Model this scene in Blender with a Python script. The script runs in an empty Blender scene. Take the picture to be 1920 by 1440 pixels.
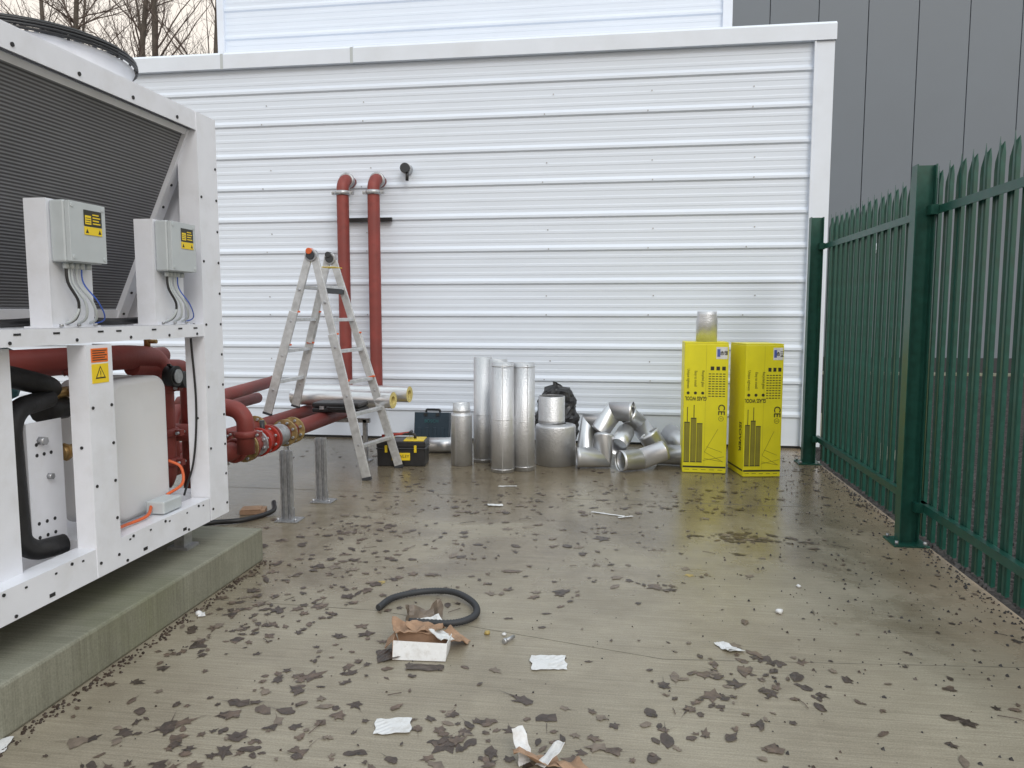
import bpy, random
from math import *
from mathutils import Vector, Matrix, noise
R=random.Random(7)
V=Vector
sc=bpy.context.scene
sc.view_settings.view_transform='Standard'
try: sc.view_settings.look='None'
except Exception: pass
sc.view_settings.exposure=0
COL=bpy.context.collection

# ------------------------------------------------------------ materials
def nodes(name):
    m=bpy.data.materials.new(name); m.use_nodes=True; nt=m.node_tree
    return m,nt,nt.nodes['Principled BSDF']
def mat(name,col,rough=.5,metal=0,var=.12,scale=6,bump=0,bscale=80,rvar=.1,dirt=None,dscale=2.0,damt=.5,stretch=None,spec=None):
    m,nt,b=nodes(name); N=nt.nodes.new; L=nt.links.new
    tc=N('ShaderNodeTexCoord'); src=tc.outputs['Object']
    if stretch:
        mp=N('ShaderNodeMapping'); mp.inputs['Scale'].default_value=stretch; L(src,mp.inputs[0]); src=mp.outputs[0]
    n=N('ShaderNodeTexNoise'); n.inputs['Scale'].default_value=scale; n.inputs['Detail'].default_value=6; L(src,n.inputs['Vector'])
    r=N('ShaderNodeValToRGB'); r.color_ramp.elements[0].position=.3; r.color_ramp.elements[1].position=.7
    r.color_ramp.elements[0].color=(*[c*(1-var) for c in col],1); r.color_ramp.elements[1].color=(*[min(1,c*(1+var)) for c in col],1)
    L(n.outputs['Fac'],r.inputs[0]); out=r.outputs[0]
    if dirt:
        n2=N('ShaderNodeTexNoise'); n2.inputs['Scale'].default_value=dscale; n2.inputs['Detail'].default_value=9; n2.inputs['Roughness'].default_value=.65; L(src,n2.inputs['Vector'])
        r2=N('ShaderNodeValToRGB'); r2.color_ramp.elements[0].position=.48; r2.color_ramp.elements[1].position=.75
        r2.color_ramp.elements[0].color=(0,0,0,1); r2.color_ramp.elements[1].color=(damt,damt,damt,1); L(n2.outputs['Fac'],r2.inputs[0])
        mx=N('ShaderNodeMixRGB'); L(r2.outputs[0],mx.inputs[0]); L(out,mx.inputs[1]); mx.inputs[2].default_value=(*dirt,1); out=mx.outputs[0]
    L(out,b.inputs['Base Color'])
    mr=N('ShaderNodeMapRange'); mr.inputs[3].default_value=max(0,rough-rvar); mr.inputs[4].default_value=min(1,rough+rvar); L(n.outputs['Fac'],mr.inputs[0]); L(mr.outputs[0],b.inputs['Roughness'])
    b.inputs['Metallic'].default_value=metal
    if spec is not None: b.inputs['Specular IOR Level'].default_value=spec
    if bump:
        n3=N('ShaderNodeTexNoise'); n3.inputs['Scale'].default_value=bscale; n3.inputs['Detail'].default_value=4; L(src,n3.inputs['Vector'])
        bp=N('ShaderNodeBump'); bp.inputs['Strength'].default_value=bump; bp.inputs['Distance'].default_value=.01; L(n3.outputs['Fac'],bp.inputs['Height']); L(bp.outputs[0],b.inputs['Normal'])
    return m
M={}
M['clad']=mat('white_cladding',(.72,.785,.885),.48,0,.02,3,dirt=(.58,.62,.66),dscale=1.2,damt=.18,stretch=(.4,1,2.5))
M['trim']=mat('white_trim',(.74,.795,.885),.38,0,.03,3,dirt=(.5,.5,.47),dscale=2,damt=.15)
M['white']=mat('white_powder_coat',(.77,.79,.85),.4,0,.03,8,dirt=(.45,.43,.38),dscale=5,damt=.25)
M['dark']=mat('dark_hole',(.02,.02,.022),.7)
M['grey_clad']=mat('grey_cladding',(.165,.19,.22),.5,0,.05,.5)
M['seam']=mat('dark_seam',(.035,.037,.042),.6)
M['jointc']=mat('joint_concrete',(.16,.15,.12),.6,0,.4,9)
M['green']=mat('green_powder_coat',(.008,.068,.050),.36,0,.2,20,dirt=(.015,.10,.08),dscale=8,damt=.5)
M['red']=mat('red_oxide_paint',(.23,.042,.034),.55,0,.18,12,bump=.15,bscale=60,dirt=(.10,.03,.028),dscale=6,damt=.6)
M['bright_red']=mat('bright_red_paint',(.36,.03,.02),.45,0,.2,20,dirt=(.12,.03,.02),dscale=15,damt=.7)
M['galv']=mat('galvanised_steel',(.45,.46,.48),.42,.7,.22,30,dirt=(.25,.25,.26),dscale=12,damt=.5)
M['alu']=mat('ladder_aluminium',(.60,.61,.62),.45,.55,.12,20,dirt=(.35,.35,.33),dscale=14,damt=.6)
M['black']=mat('black_plastic',(.018,.018,.02),.4,0,.2,30)
M['blackfoam']=mat('black_insulation',(.013,.013,.014),.55,0,.3,20,bump=.2,bscale=40)
M['grey']=mat('grey_plastic',(.50,.54,.56),.45,0,.04,10)
M['lgrey']=mat('pale_insulation_panel',(.72,.73,.75),.5,0,.04,8,dirt=(.58,.56,.53),dscale=4,damt=.35,bump=.1,bscale=10)
M['yellow']=mat('yellow_plastic',(.75,.55,.02),.45)
M['gold']=mat('yellow_passivated',(.36,.26,.11),.5,.4,.35,30,dirt=(.2,.1,.06),dscale=12,damt=.8)
M['brass']=mat('brass',(.40,.26,.11),.4,.7,.2,30)
M['orange']=mat('orange_plastic',(.65,.12,.03),.5)
M['blue']=mat('blue_cable',(.05,.12,.5),.5)
M['teal']=mat('teal_paint',(.02,.12,.13),.5)
M['tealcase']=mat('dark_blue_case',(.014,.032,.050),.5,bump=.1)
M['paper']=mat('wet_paper',(.70,.71,.72),.6,0,.06,30,dirt=(.45,.43,.40),dscale=28,damt=.8)
M['brown']=mat('brown_cardboard',(.36,.23,.15),.8,0,.2,15,dirt=(.16,.10,.06),dscale=10,damt=.7,bump=.3,bscale=20)
M['bark']=mat('bark',(.10,.085,.07),.9,0,.3,6)
M['twigs']=mat('twig_bark',(.13,.10,.085),.9,0,.2,6)
M['leaf1']=mat('dark_wet_leaf',(.060,.043,.034),.32,0,.5,25)
M['leaf2']=mat('brown_wet_leaf',(.110,.078,.058),.32,0,.5,25)
M['leaf3']=mat('grey_brown_leaf',(.17,.135,.105),.4,0,.3,25)
M['leafy']=mat('yellow_leaf',(.40,.30,.10),.5,0,.2,25)
M['chip']=mat('dark_stone_chip',(.035,.033,.034),.6,0,.4,30)
M['wool']=mat('yellow_glass_wool',(.62,.52,.20),.9,0,.2,40,bump=.4,bscale=90)
M['orangelab']=mat('orange_label',(.80,.17,.02),.5,0,.05)
M['yellab']=mat('yellow_label',(.85,.62,.02),.5,0,.05)
M['ink']=mat('black_ink',(.03,.03,.02),.5)
M['inkbrown']=mat('olive_ink',(.13,.115,.02),.6)
M['inkpale']=mat('pale_olive_ink',(.40,.36,.03),.6)
M['bluelab']=mat('blue_label_ink',(.08,.12,.40),.5)
M['carton']=mat('yellow_carton',(.78,.71,.018),.42,0,.05,4,dirt=(.66,.60,.03),dscale=3,damt=.5,bump=.12,bscale=6)
def foil(name,rough,bs,strength,vor=True,col=(.62,.63,.64),metal=.9):
    m,nt,b=nodes(name); N=nt.nodes.new; L=nt.links.new
    b.inputs['Metallic'].default_value=metal
    tc=N('ShaderNodeTexCoord')
    n=N('ShaderNodeTexNoise'); n.inputs['Scale'].default_value=9; n.inputs['Detail'].default_value=6; L(tc.outputs['Object'],n.inputs[0])
    r=N('ShaderNodeValToRGB'); r.color_ramp.elements[0].color=(*[c*.88 for c in col],1); r.color_ramp.elements[1].color=(*[c*1.08 for c in col],1); L(n.outputs['Fac'],r.inputs[0]); L(r.outputs[0],b.inputs['Base Color'])
    mr=N('ShaderNodeMapRange'); mr.inputs[3].default_value=rough-.08; mr.inputs[4].default_value=rough+.1; L(n.outputs['Fac'],mr.inputs[0]); L(mr.outputs[0],b.inputs['Roughness'])
    v=N('ShaderNodeTexVoronoi' if vor else 'ShaderNodeTexNoise'); v.inputs['Scale'].default_value=bs; L(tc.outputs['Object'],v.inputs['Vector'])
    bp=N('ShaderNodeBump'); bp.inputs['Strength'].default_value=strength; bp.inputs['Distance'].default_value=.004
    L(v.outputs['Distance' if vor else 'Fac'],bp.inputs['Height']); L(bp.outputs[0],b.inputs['Normal'])
    return m
M['stucco']=foil('stucco_aluminium',.46,85,.6,True,(.66,.67,.69),.8)
M['sheet']=foil('smooth_aluminium',.34,3,.05,False,(.64,.65,.67),.8)
M['foilwrap']=foil('foil_facing',.3,14,.6,False,(.75,.75,.76),.8)

def coil_mat():
    m,nt,b=nodes('condenser_coil'); N=nt.nodes.new; L=nt.links.new
    tc=N('ShaderNodeTexCoord'); w=N('ShaderNodeTexWave'); w.bands_direction='Z'; w.inputs['Scale'].default_value=23; w.inputs['Distortion'].default_value=.0
    L(tc.outputs['Object'],w.inputs['Vector'])
    n=N('ShaderNodeTexNoise'); n.inputs['Scale'].default_value=3; n.inputs['Detail'].default_value=5; L(tc.outputs['Object'],n.inputs['Vector'])
    r=N('ShaderNodeValToRGB'); r.color_ramp.elements[0].position=.25; r.color_ramp.elements[1].position=.80
    r.color_ramp.elements[0].color=(.10,.10,.11,1); r.color_ramp.elements[1].color=(.30,.31,.33,1); L(w.outputs['Fac'],r.inputs[0])
    mx=N('ShaderNodeMixRGB'); mx.blend_type='MULTIPLY'; mx.inputs[0].default_value=.4; L(r.outputs[0],mx.inputs[1]); L(n.outputs['Fac'],mx.inputs[2]); L(mx.outputs[0],b.inputs['Base Color'])
    b.inputs['Metallic'].default_value=.1; b.inputs['Roughness'].default_value=.6
    bp=N('ShaderNodeBump'); bp.inputs['Strength'].default_value=.4; bp.inputs['Distance'].default_value=.004; L(w.outputs['Fac'],bp.inputs['Height']); L(bp.outputs[0],b.inputs['Normal'])
    return m
M['coil']=coil_mat()

def concrete_mat(name,wet=True,base=((.29,.25,.185),(.445,.40,.31)),green=.03):
    m,nt,b=nodes(name); N=nt.nodes.new; L=nt.links.new
    tc=N('ShaderNodeTexCoord'); O=tc.outputs['Object']
    def noi(scale,det=6,rough=.5,vec=None,dist=0):
        n=N('ShaderNodeTexNoise'); n.inputs['Scale'].default_value=scale; n.inputs['Detail'].default_value=det; n.inputs['Roughness'].default_value=rough; n.inputs['Distortion'].default_value=dist
        L(vec or O,n.inputs['Vector']); return n.outputs['Fac']
    def ramp(f,p0,p1,c0,c1):
        r=N('ShaderNodeValToRGB'); r.color_ramp.elements[0].position=p0; r.color_ramp.elements[1].position=p1
        r.color_ramp.elements[0].color=(*c0,1); r.color_ramp.elements[1].color=(*c1,1); L(f,r.inputs[0]); return r.outputs[0]
    def mix(f,a,c,bt='MIX'):
        x=N('ShaderNodeMixRGB'); x.blend_type=bt
        for i,q in ((0,f),(1,a),(2,c)):
            if isinstance(q,(int,float)): x.inputs[i].default_value=q
            elif isinstance(q,tuple): x.inputs[i].default_value=(*q,1)
            else: L(q,x.inputs[i])
        return x.outputs[0]
    def mth(op,a,c):
        x=N('ShaderNodeMath'); x.operation=op; x.use_clamp=False
        for i,q in ((0,a),(1,c)):
            if isinstance(q,(int,float)): x.inputs[i].default_value=q
            else: L(q,x.inputs[i])
        return x.outputs[0]
    col=ramp(noi(1.1,9,.62),.3,.7,base[0],base[1])
    col=mix(ramp(noi(3.0,8,.7),.5,.72,(0,0,0),(.45,.45,.45)),col,(base[1][0]*1.15,base[1][1]*1.13,base[1][2]*1.12))
    col=mix(.6,col,ramp(noi(150,3,.6),.3,.7,(.50,.50,.50),(1.0,1.0,1.0)),'MULTIPLY')
    mp=N('ShaderNodeMapping'); mp.inputs['Scale'].default_value=(1.2,50,1); mp.inputs['Rotation'].default_value=(0,0,radians(2)); L(O,mp.inputs[0])
    br=noi(2.2,5,.65,mp.outputs[0],.3)
    col=mix(.65,col,ramp(br,.35,.65,(.60,.585,.56),(1,1,1)),'MULTIPLY')
    col=mix(ramp(noi(.7,6,.6),.5,.7,(0,0,0),(green,)*3),col,(.15,.17,.06))
    if wet:
        sx=N('ShaderNodeSeparateXYZ'); L(O,sx.inputs[0])
        g=N('ShaderNodeMapRange'); g.inputs[1].default_value=3.2; g.inputs[2].default_value=7.0; g.inputs[3].default_value=-.10; g.inputs[4].default_value=.32; L(sx.outputs['Y'],g.inputs[0])
        w=mth('ADD',noi(.9,7,.62,None,.4),g.outputs[0])
        wr=N('ShaderNodeMapRange'); wr.inputs[1].default_value=.45; wr.inputs[2].default_value=.68; wr.interpolation_type='SMOOTHSTEP'; L(w,wr.inputs[0]); W=wr.outputs[0]
        col=mix(W,col,mix(1.0,col,(.66,.62,.57),'MULTIPLY'))
        e=N('ShaderNodeMapRange'); e.inputs[1].default_value=1.4; e.inputs[2].default_value=1.95; L(sx.outputs['X'],e.inputs[0])
        ee=mth('MULTIPLY',e.outputs[0],noi(2.5,6,.6)); ee=mth('MULTIPLY',ee,1.3)
        col=mix(ee,col,(.36,.27,.18))
        ro=N('ShaderNodeMapRange'); ro.inputs[3].default_value=.36; ro.inputs[4].default_value=.09; L(W,ro.inputs[0])
        ro2=mth('ADD',ro.outputs[0],mth('MULTIPLY',mth('SUBTRACT',noi(9,5,.6),.5),.3))
        L(ro2,b.inputs['Roughness'])
    else: b.inputs['Roughness'].default_value=.7
    L(col,b.inputs['Base Color'])
    bp=N('ShaderNodeBump'); bp.inputs['Strength'].default_value=.26; bp.inputs['Distance'].default_value=.005
    L(mth('ADD',br,mth('MULTIPLY',noi(120,3,.6),.5)),bp.inputs['Height']); L(bp.outputs[0],b.inputs['Normal'])
    return m
M['slab']=concrete_mat('wet_brushed_concrete')
M['plinth']=concrete_mat('plinth_concrete',False,((.22,.22,.165),(.36,.36,.29)),.5)
def gravel_mat():
    m,nt,b=nodes('dark_gravel'); N=nt.nodes.new; L=nt.links.new
    tc=N('ShaderNodeTexCoord'); v=N('ShaderNodeTexVoronoi'); v.inputs['Scale'].default_value=28; L(tc.outputs['Object'],v.inputs['Vector'])
    r=N('ShaderNodeValToRGB'); r.color_ramp.elements[0].color=(.020,.019,.019,1); r.color_ramp.elements[1].color=(.10,.090,.085,1); L(v.outputs['Color'],r.inputs[0])
    n=N('ShaderNodeTexNoise'); n.inputs['Scale'].default_value=.6; n.inputs['Detail'].default_value=6; L(tc.outputs['Object'],n.inputs['Vector'])
    mx=N('ShaderNodeMixRGB'); mx.blend_type='MULTIPLY'; mx.inputs[0].default_value=.5; L(r.outputs[0],mx.inputs[1]); L(n.outputs['Fac'],mx.inputs[2]); L(mx.outputs[0],b.inputs['Base Color'])
    b.inputs['Roughness'].default_value=.85; b.inputs['Specular IOR Level'].default_value=.25
    bp=N('ShaderNodeBump'); bp.inputs['Strength'].default_value=1; bp.inputs['Distance'].default_value=.02; bp.invert=True; L(v.outputs['Distance'],bp.inputs['Height']); L(bp.outputs[0],b.inputs['Normal'])
    return m
M['gravel']=gravel_mat()

# ------------------------------------------------------------ mesh builder
class MB:
    def __init__(s,*mats): s.v=[]; s.f=[]; s.mi=[]; s.sm=[]; s.mats=list(mats); s.m=0; s.X=None
    def use(s,m):
        if m not in s.mats: s.mats.append(m)
        s.m=s.mats.index(m); return s
    def av(s,p):
        p=V(p)
        if s.X is not None: p=s.X@p
        s.v.append(p); return len(s.v)-1
    def af(s,ids,smooth=False): s.f.append(ids); s.mi.append(s.m); s.sm.append(smooth)
    def box(s,a,b):
        x0,y0,z0=[min(a[i],b[i]) for i in range(3)]; x1,y1,z1=[max(a[i],b[i]) for i in range(3)]
        k=[s.av(p) for p in ((x0,y0,z0),(x1,y0,z0),(x1,y1,z0),(x0,y1,z0),(x0,y0,z1),(x1,y0,z1),(x1,y1,z1),(x0,y1,z1))]
        for q in ((0,3,2,1),(4,5,6,7),(0,1,5,4),(1,2,6,5),(2,3,7,6),(3,0,4,7)): s.af([k[i] for i in q])
    def quad(s,*ps): s.af([s.av(p) for p in ps])
    def beam(s,p0,p1,w,h,up=(0,0,1)):
        p0=V(p0);p1=V(p1); d=(p1-p0).normalized(); u=V(up); sd=d.cross(u)
        if sd.length<1e-4: sd=d.cross(V((0,1,0)))
        sd.normalize(); u=sd.cross(d).normalized()
        k=[]
        for p in (p0,p1):
            for a,b in ((-1,-1),(1,-1),(1,1),(-1,1)): k.append(s.av(p+sd*a*w/2+u*b*h/2))
        for q in ((0,1,2,3),(7,6,5,4),(0,4,5,1),(1,5,6,2),(2,6,7,3),(3,7,4,0)): s.af([k[i] for i in q])
    def rings(s,cs,seg=24,caps=(True,True)):
        prev=None; U=None
        allr=[]
        for c,d,r in cs:
            c=V(c); d=V(d).normalized()
            if U is None: U=d.orthogonal().normalized()
            U=(U-d*U.dot(d))
            if U.length<1e-5: U=d.orthogonal()
            U.normalize(); W=d.cross(U)
            ring=[s.av(c+(U*cos(2*pi*i/seg)+W*sin(2*pi*i/seg))*r) for i in range(seg)]
            allr.append(ring)
            if prev:
                for i in range(seg): s.af([prev[i],prev[(i+1)%seg],ring[(i+1)%seg],ring[i]],True)
            prev=ring
        if caps[0]: s.af(list(reversed(allr[0])))
        if caps[1]: s.af(list(allr[-1]))
    def cyl(s,p0,p1,r0,r1=None,seg=24,caps=(True,True)):
        r1=r0 if r1 is None else r1; d=V(p1)-V(p0)
        s.rings([(p0,d,r0),(p1,d,r1)],seg,caps)
    def lathe(s,c,prof,seg=32,axis=(0,0,1),caps=(True,True)):
        a=V(axis).normalized(); s.rings([(V(c)+a*h,a,r) for r,h in prof],seg,caps)
    def tube(s,pts,r,seg=12,bend=0,caps=(True,True),rf=None):
        pts=[V(p) for p in pts]
        if bend: pts=fillet(pts,bend)
        cs=[]
        n=len(pts)
        for i,p in enumerate(pts):
            d=(pts[min(i+1,n-1)]-pts[max(i-1,0)])
            cs.append((p,d,rf(i) if rf else r))
        s.rings(cs,seg,caps)
    def obj(s,name,parent=None,base=None,bevel=0,label=None,solid=0,cat=None,kind=None,group=None):
        me=bpy.data.meshes.new(name)
        if base is None: base=parent['_b'] if parent is not None and '_b' in parent else (0,0,0)
        base=V(base)
        me.from_pydata([p-base for p in s.v],[],s.f)
        for m in s.mats: me.materials.append(M[m])
        me.polygons.foreach_set('material_index',s.mi); me.polygons.foreach_set('use_smooth',s.sm); me.update()
        o=bpy.data.objects.new(name,me); COL.objects.link(o)
        if parent is not None: o.parent=parent
        else: o.location=base
        if solid:
            q=o.modifiers.new('solid','SOLIDIFY'); q.thickness=solid; q.offset=0
        if bevel:
            q=o.modifiers.new('bevel','BEVEL'); q.width=bevel; q.segments=2; q.limit_method='ANGLE'; q.angle_limit=radians(50)
        if label: o['label']=label
        if cat: o['category']=cat
        if kind: o['kind']=kind
        if group: o['group']=group
        o['_b']=list(base)
        return o
def fillet(pts,Rd,n=7):
    out=[pts[0]]
    for i in range(1,len(pts)-1):
        a,b,c=pts[i-1],pts[i],pts[i+1]
        r=min(Rd,(a-b).length*.5,(c-b).length*.5)
        p0=b+(a-b).normalized()*r; p2=b+(c-b).normalized()*r
        k=.5523
        for j in range(n+1):
            t=j/n; c1=p0+(b-p0)*k; c2=p2+(b-p2)*k
            out.append(p0*(1-t)**3+c1*3*t*(1-t)**2+c2*3*t*t*(1-t)+p2*t**3)
    out.append(pts[-1]); return out
def catmull(pts,n=8):
    pts=[V(p) for p in pts]; P=[pts[0]*2-pts[1]]+pts+[pts[-1]*2-pts[-2]]; out=[]
    for i in range(1,len(P)-2):
        for j in range(n):
            t=j/n; a,b,c,d=P[i-1:i+3]
            out.append(.5*((2*b)+(c-a)*t+(2*a-5*b+4*c-d)*t*t+(3*b-a-3*c+d)*t**3))
    out.append(pts[-1]); return out
def thing(name,label,cat,base,group=None):
    e=bpy.data.objects.new(name,None); COL.objects.link(e); e.location=base; e.empty_display_size=.1
    e['label']=label; e['category']=cat; e['_b']=list(base)
    if group: e['group']=group
    return e
def subempty(name,parent):
    e=bpy.data.objects.new(name,None); COL.objects.link(e); e.parent=parent; e['_b']=list(parent['_b']); return e
def text(body,size,pos,xd,yd,mt,name,parent,align='CENTER',sx=1.0,bold=0.0):
    cu=bpy.data.curves.new('tmp','FONT'); cu.body=body; cu.size=size; cu.align_x=align; cu.align_y='CENTER'; cu.offset=bold; cu.space_line=.85; cu.resolution_u=3
    t=bpy.data.objects.new('tmp',cu); COL.objects.link(t); bpy.context.view_layer.update()
    me=bpy.data.meshes.new_from_object(t.evaluated_get(bpy.context.evaluated_depsgraph_get()))
    bpy.data.objects.remove(t)
    xd=V(xd).normalized(); yd=V(yd).normalized(); zd=xd.cross(yd); b=V(parent['_b']); p=V(pos)
    for v in me.vertices: v.co=p+xd*v.co.x*sx+yd*v.co.y+zd*v.co.z-b
    me.materials.clear(); me.materials.append(M[mt]); me.name=name
    o=bpy.data.objects.new(name,me); COL.objects.link(o); o.parent=parent; o['_b']=list(b); return o

# ------------------------------------------------------------ ground
g=MB('gravel'); g.quad((-400,-400,-.03),(400,-400,-.03),(400,400,-.03),(-400,400,-.03)); g.obj('ground',kind='structure')
g=MB('slab'); g.box((-9,-4,-.028),(1.97,8.75,0))
g.use('jointc')
g.beam((-2.1,3.58,.0006),(-1.2,3.563,.0006),.004,.001); g.beam((-1.2,3.563,.0006),(.2,3.22,.0006),.003,.001); g.beam((.2,3.22,.0006),(1.96,3.38,.0006),.003,.001)
g.box((-9,6.0,.0003),(1.97,6.005,.001))
g.obj('concrete_pavement',kind='structure')
g=MB('plinth'); g.box((2.3,8.2,-.029),(3.0,30,-.012)); g.obj('path',kind='structure')
g=MB('plinth'); g.box((3.2,19.5,-.029),(40,19.9,.02)); g.obj('kerb',kind='structure')

# ------------------------------------------------------------ white building
ZR=[4.05-.368*k for k in range(12) if 4.05-.368*k>.03]
def cladding(mb,x0,x1,yf,z0,z1,ribs):
    prof=[(z0,0)]
    rs=sorted(ribs)
    for i,r in enumerate(rs):
        if r-.045>z0+.002 and r+.045<z1:
            prof+= [(r-.036,0),(r-.018,.019),(r+.008,.019),(r+.040,0)]
        nx=rs[i+1] if i+1<len(rs) else r+.368
        for k in (1,2,3):
            c=r+(nx-r)*k/4
            if c+.02<z1: prof+=[(c-.022,0),(c-.012,.0028),(c+.012,.0028),(c+.022,0)]
    prof.append((z1,0)); prof.sort(key=lambda p:p[0])
    a=[mb.av((x0,yf-d,z)) for z,d in prof]; b=[mb.av((x1,yf-d,z)) for z,d in prof]
    for i in range(len(prof)-1): mb.af([a[i],b[i],b[i+1],a[i+1]])
WB=thing('white_building','long white building clad in horizontal ribbed metal sheets','building',(-3,8.6,0))
w=MB('clad'); cladding(w,-10,1.965,8.6,.03,4.31,ZR)
w.use('galv')
for xi in (-4.15,-2.95,-.85,.3,1.35):
    for i,z in enumerate(ZR):
        x=xi+R.uniform(-.05,.05)
        if (i+int(xi*3))%2: w.cyl((x,8.581,z-.005),(x,8.576,z-.005),.008,seg=8)
        else: w.cyl((x+.04,8.598,z-.16),(x+.04,8.592,z-.16),.008,seg=8)
w.obj('wall',WB)
w=MB('trim'); w.box((1.965,8.555,.03),(2.16,8.62,4.31)); w.box((1.955,8.54,.03),(1.975,8.565,4.31)); w.box((2.10,8.62,.03),(2.157,14,4.31)); w.obj('corner_trim',WB,bevel=.004)
w=MB('trim')
for x0,x1 in ((-10,-4.62),(-4.615,-3.05),(-3.045,2.17)):
    k=[w.av(p) for p in ((x0,8.53,4.312),(x1,8.53,4.312),(x1,8.53,4.47),(x0,8.53,4.47),(x0,8.56,4.50),(x1,8.56,4.50),(x0,9.99,4.62),(x1,9.99,4.62),(x0,8.64,4.312),(x1,8.64,4.312))]
    w.af([k[0],k[1],k[2],k[3]]); w.af([k[3],k[2],k[5],k[4]]); w.af([k[4],k[5],k[7],k[6]]); w.af([k[8],k[9],k[1],k[0]])
    w.af([k[1],k[9],k[7],k[5],k[2]])
w.use('grey')
for x in (-4.6175,-3.0475): w.box((x-.03,8.526,4.305),(x+.003,8.53,4.48))
w.obj('coping',WB)
w=MB('seam'); w.box((-10,8.63,0),(2.08,8.7,.06)); w.obj('base_strip',WB)
w=MB('clad'); cladding(w,-5.36,1.19,10,4.5,8.6,[4.82+.368*k for k in range(10)])
w.box((-5.36,10.01,4.5),(1.19,16,8.6)); w.obj('upper_wall',WB)
w=MB('trim'); w.box((-5.45,9.95,4.55),(-5.355,10.05,8.62)); w.box((1.185,9.95,4.55),(1.30,10.05,8.62)); w.box((-5.45,9.93,8.6),(1.3,16,8.75)); w.obj('upper_trim',WB,bevel=.004)

GB=thing('grey_building','dark grey warehouse with tall flat vertical cladding panels','building',(12,21,0))
w=MB('grey_clad')
x=-1.12
while x<40:
    w.box((x+.009,21,.3),(x+1.191,21.3,13)); x+=1.2
w.obj('wall',GB,bevel=.006)
w=MB('seam'); w.box((-1.1,21.05,-.03),(40,30,12.9)); w.obj('wall_backing',GB)
w=MB('trim'); w.box((6.25,20.75,3.0),(6.5,20.99,3.25)); w.box((6.3,20.6,3.05),(6.45,20.75,3.2)); w.obj('wall_light',GB,bevel=.02)
w=MB('seam'); w.box((-1.1,20.93,-.03),(40,20.99,.32)); w.obj('base_plinth',GB)

# ------------------------------------------------------------ fence
F=thing('palisade_fence','dark green steel palisade fence with pointed pales on concrete edge','fence',(1.92,5.14,0))
def post(y):
    w=MB('green')
    w.box((1.80,y-.045,.012),(1.808,y+.045,2.41)); w.box((1.912,y-.045,.012),(1.92,y+.045,2.41)); w.box((1.808,y-.005,.012),(1.912,y+.005,2.408))
    w.box((1.75,y-.11,0.001),(1.965,y+.11,.012))
    w.use('galv')
    for a in (-.085,.085):
        for b in (1.772,1.943): w.cyl((b,y+a,.012),(b,y+a,.035),.011,seg=8)
    w.obj('post',F)
for y in (7.79,5.14,2.49): post(y)
for z in (.25,2.13):
    for a,b in ((2.54,5.09),(5.19,7.74)):
        w=MB('green'); w.box((1.925,a-.1,z-.025),(1.931,b+.09,z+.025)); w.box((1.931,a-.1,z+.019),(1.965,b+.09,z+.025))
        w.box((1.88,a-.05,z-.03),(1.924,a+.03,z+.03)); w.box((1.88,b-.03,z-.03),(1.924,b+.05,z+.03))
        w.obj('rail',F)
def pale_mesh():
    w=MB('green'); pr=[(-.039,0.0),(-.026,.026),(-.010,.006),(.010,.006),(.026,.026),(.039,0.0)]
    tops=[2.30,2.335,2.37,2.37,2.335,2.30]
    a=[w.av((1.968+d,s,.04)) for s,d in pr]; b=[w.av((1.968+d,s,2.25)) for s,d in pr]
    c=[w.av((1.969+d,s*.9,t)) for (s,d),t in zip(pr,tops)]
    for i in range(5):
        w.af([a[i],a[i+1],b[i+1],b[i]]); w.af([b[i],b[i+1],c[i+1],c[i]])
    t=w.av((1.975,0,2.425)); w.af([c[2],c[3],t])
    t=w.av((1.988,-.024,2.395)); w.af([c[0],c[1],t]); w.af([c[1],c[2],t])
    t=w.av((1.988,.024,2.395)); w.af([c[3],c[4],t]); w.af([c[4],c[5],t])
    w.use('galv')
    for z in (.25,2.13): w.cyl((1.966,0,z),(1.962,0,z),.009,seg=8)
    return w
pm=pale_mesh().obj('pale',F,base=(1.92,0,0),solid=.003)
first=True
for y in [a+.156*k+.077 for a in (2.49,5.14) for k in range(17)]:
    if first: o=pm; first=False
    else: o=pm.copy(); COL.objects.link(o); o.parent=F
    o.location=(0,y-5.14+R.uniform(-.004,.004),R.uniform(-.006,.006)); o.rotation_euler=(R.uniform(-.003,.003),0,R.uniform(-.05,.05))

# ------------------------------------------------------------ chiller plinth
w=MB('plinth'); w.box((-5.2,-2,0),(-2.13,4.22,.20)); w.obj('concrete_plinth',base=(-3.6,2,0),bevel=.012,label='low mossy concrete plinth carrying the white chiller unit',cat='plinth')

# ------------------------------------------------------------ chiller
C=thing('air_cooled_chiller','large white framed chiller unit with dark sloping coils','chiller',(-3.3,2.6,.2))
Y0,Y1=.9,4.01; XF=-2.23; XB=-4.5
def dots(w,pts,ax=(1,0,0),r=.007,h=.004):
    w.use('dark')
    for p in pts: w.cyl(p,V(p)+V(ax)*h,r,seg=8)
def rail_c(w,x,sgn,z0,z1,dp):
    w.box((x,Y0,z0),(x-sgn*.006,Y1-.2,z1)); w.box((x-sgn*.006,Y0,z1-.006),(x-sgn*dp,Y1-.2,z1)); w.box((x-sgn*.006,Y0,z0),(x-sgn*dp,Y1-.2,z0+.006))
w=MB('white'); rail_c(w,XF,1,.35,.48,.10)
w.use('dark')
for k in range(9):
    y=2.5+k*.155
    w.box((XF+.0005,y,.452),(XF+.002,y+.012,.460))
for y in (2.62,3.22,3.55): w.box((XF+.0005,y,.37),(XF+.002,y+.03,.385))
dots(w,[(XF,y,.465) for y in (2.4,2.75,3.15,3.4,3.7)]+[(XF,y,.365) for y in (2.45,3.1,3.6)])
w.obj('base_rail',C)
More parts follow.
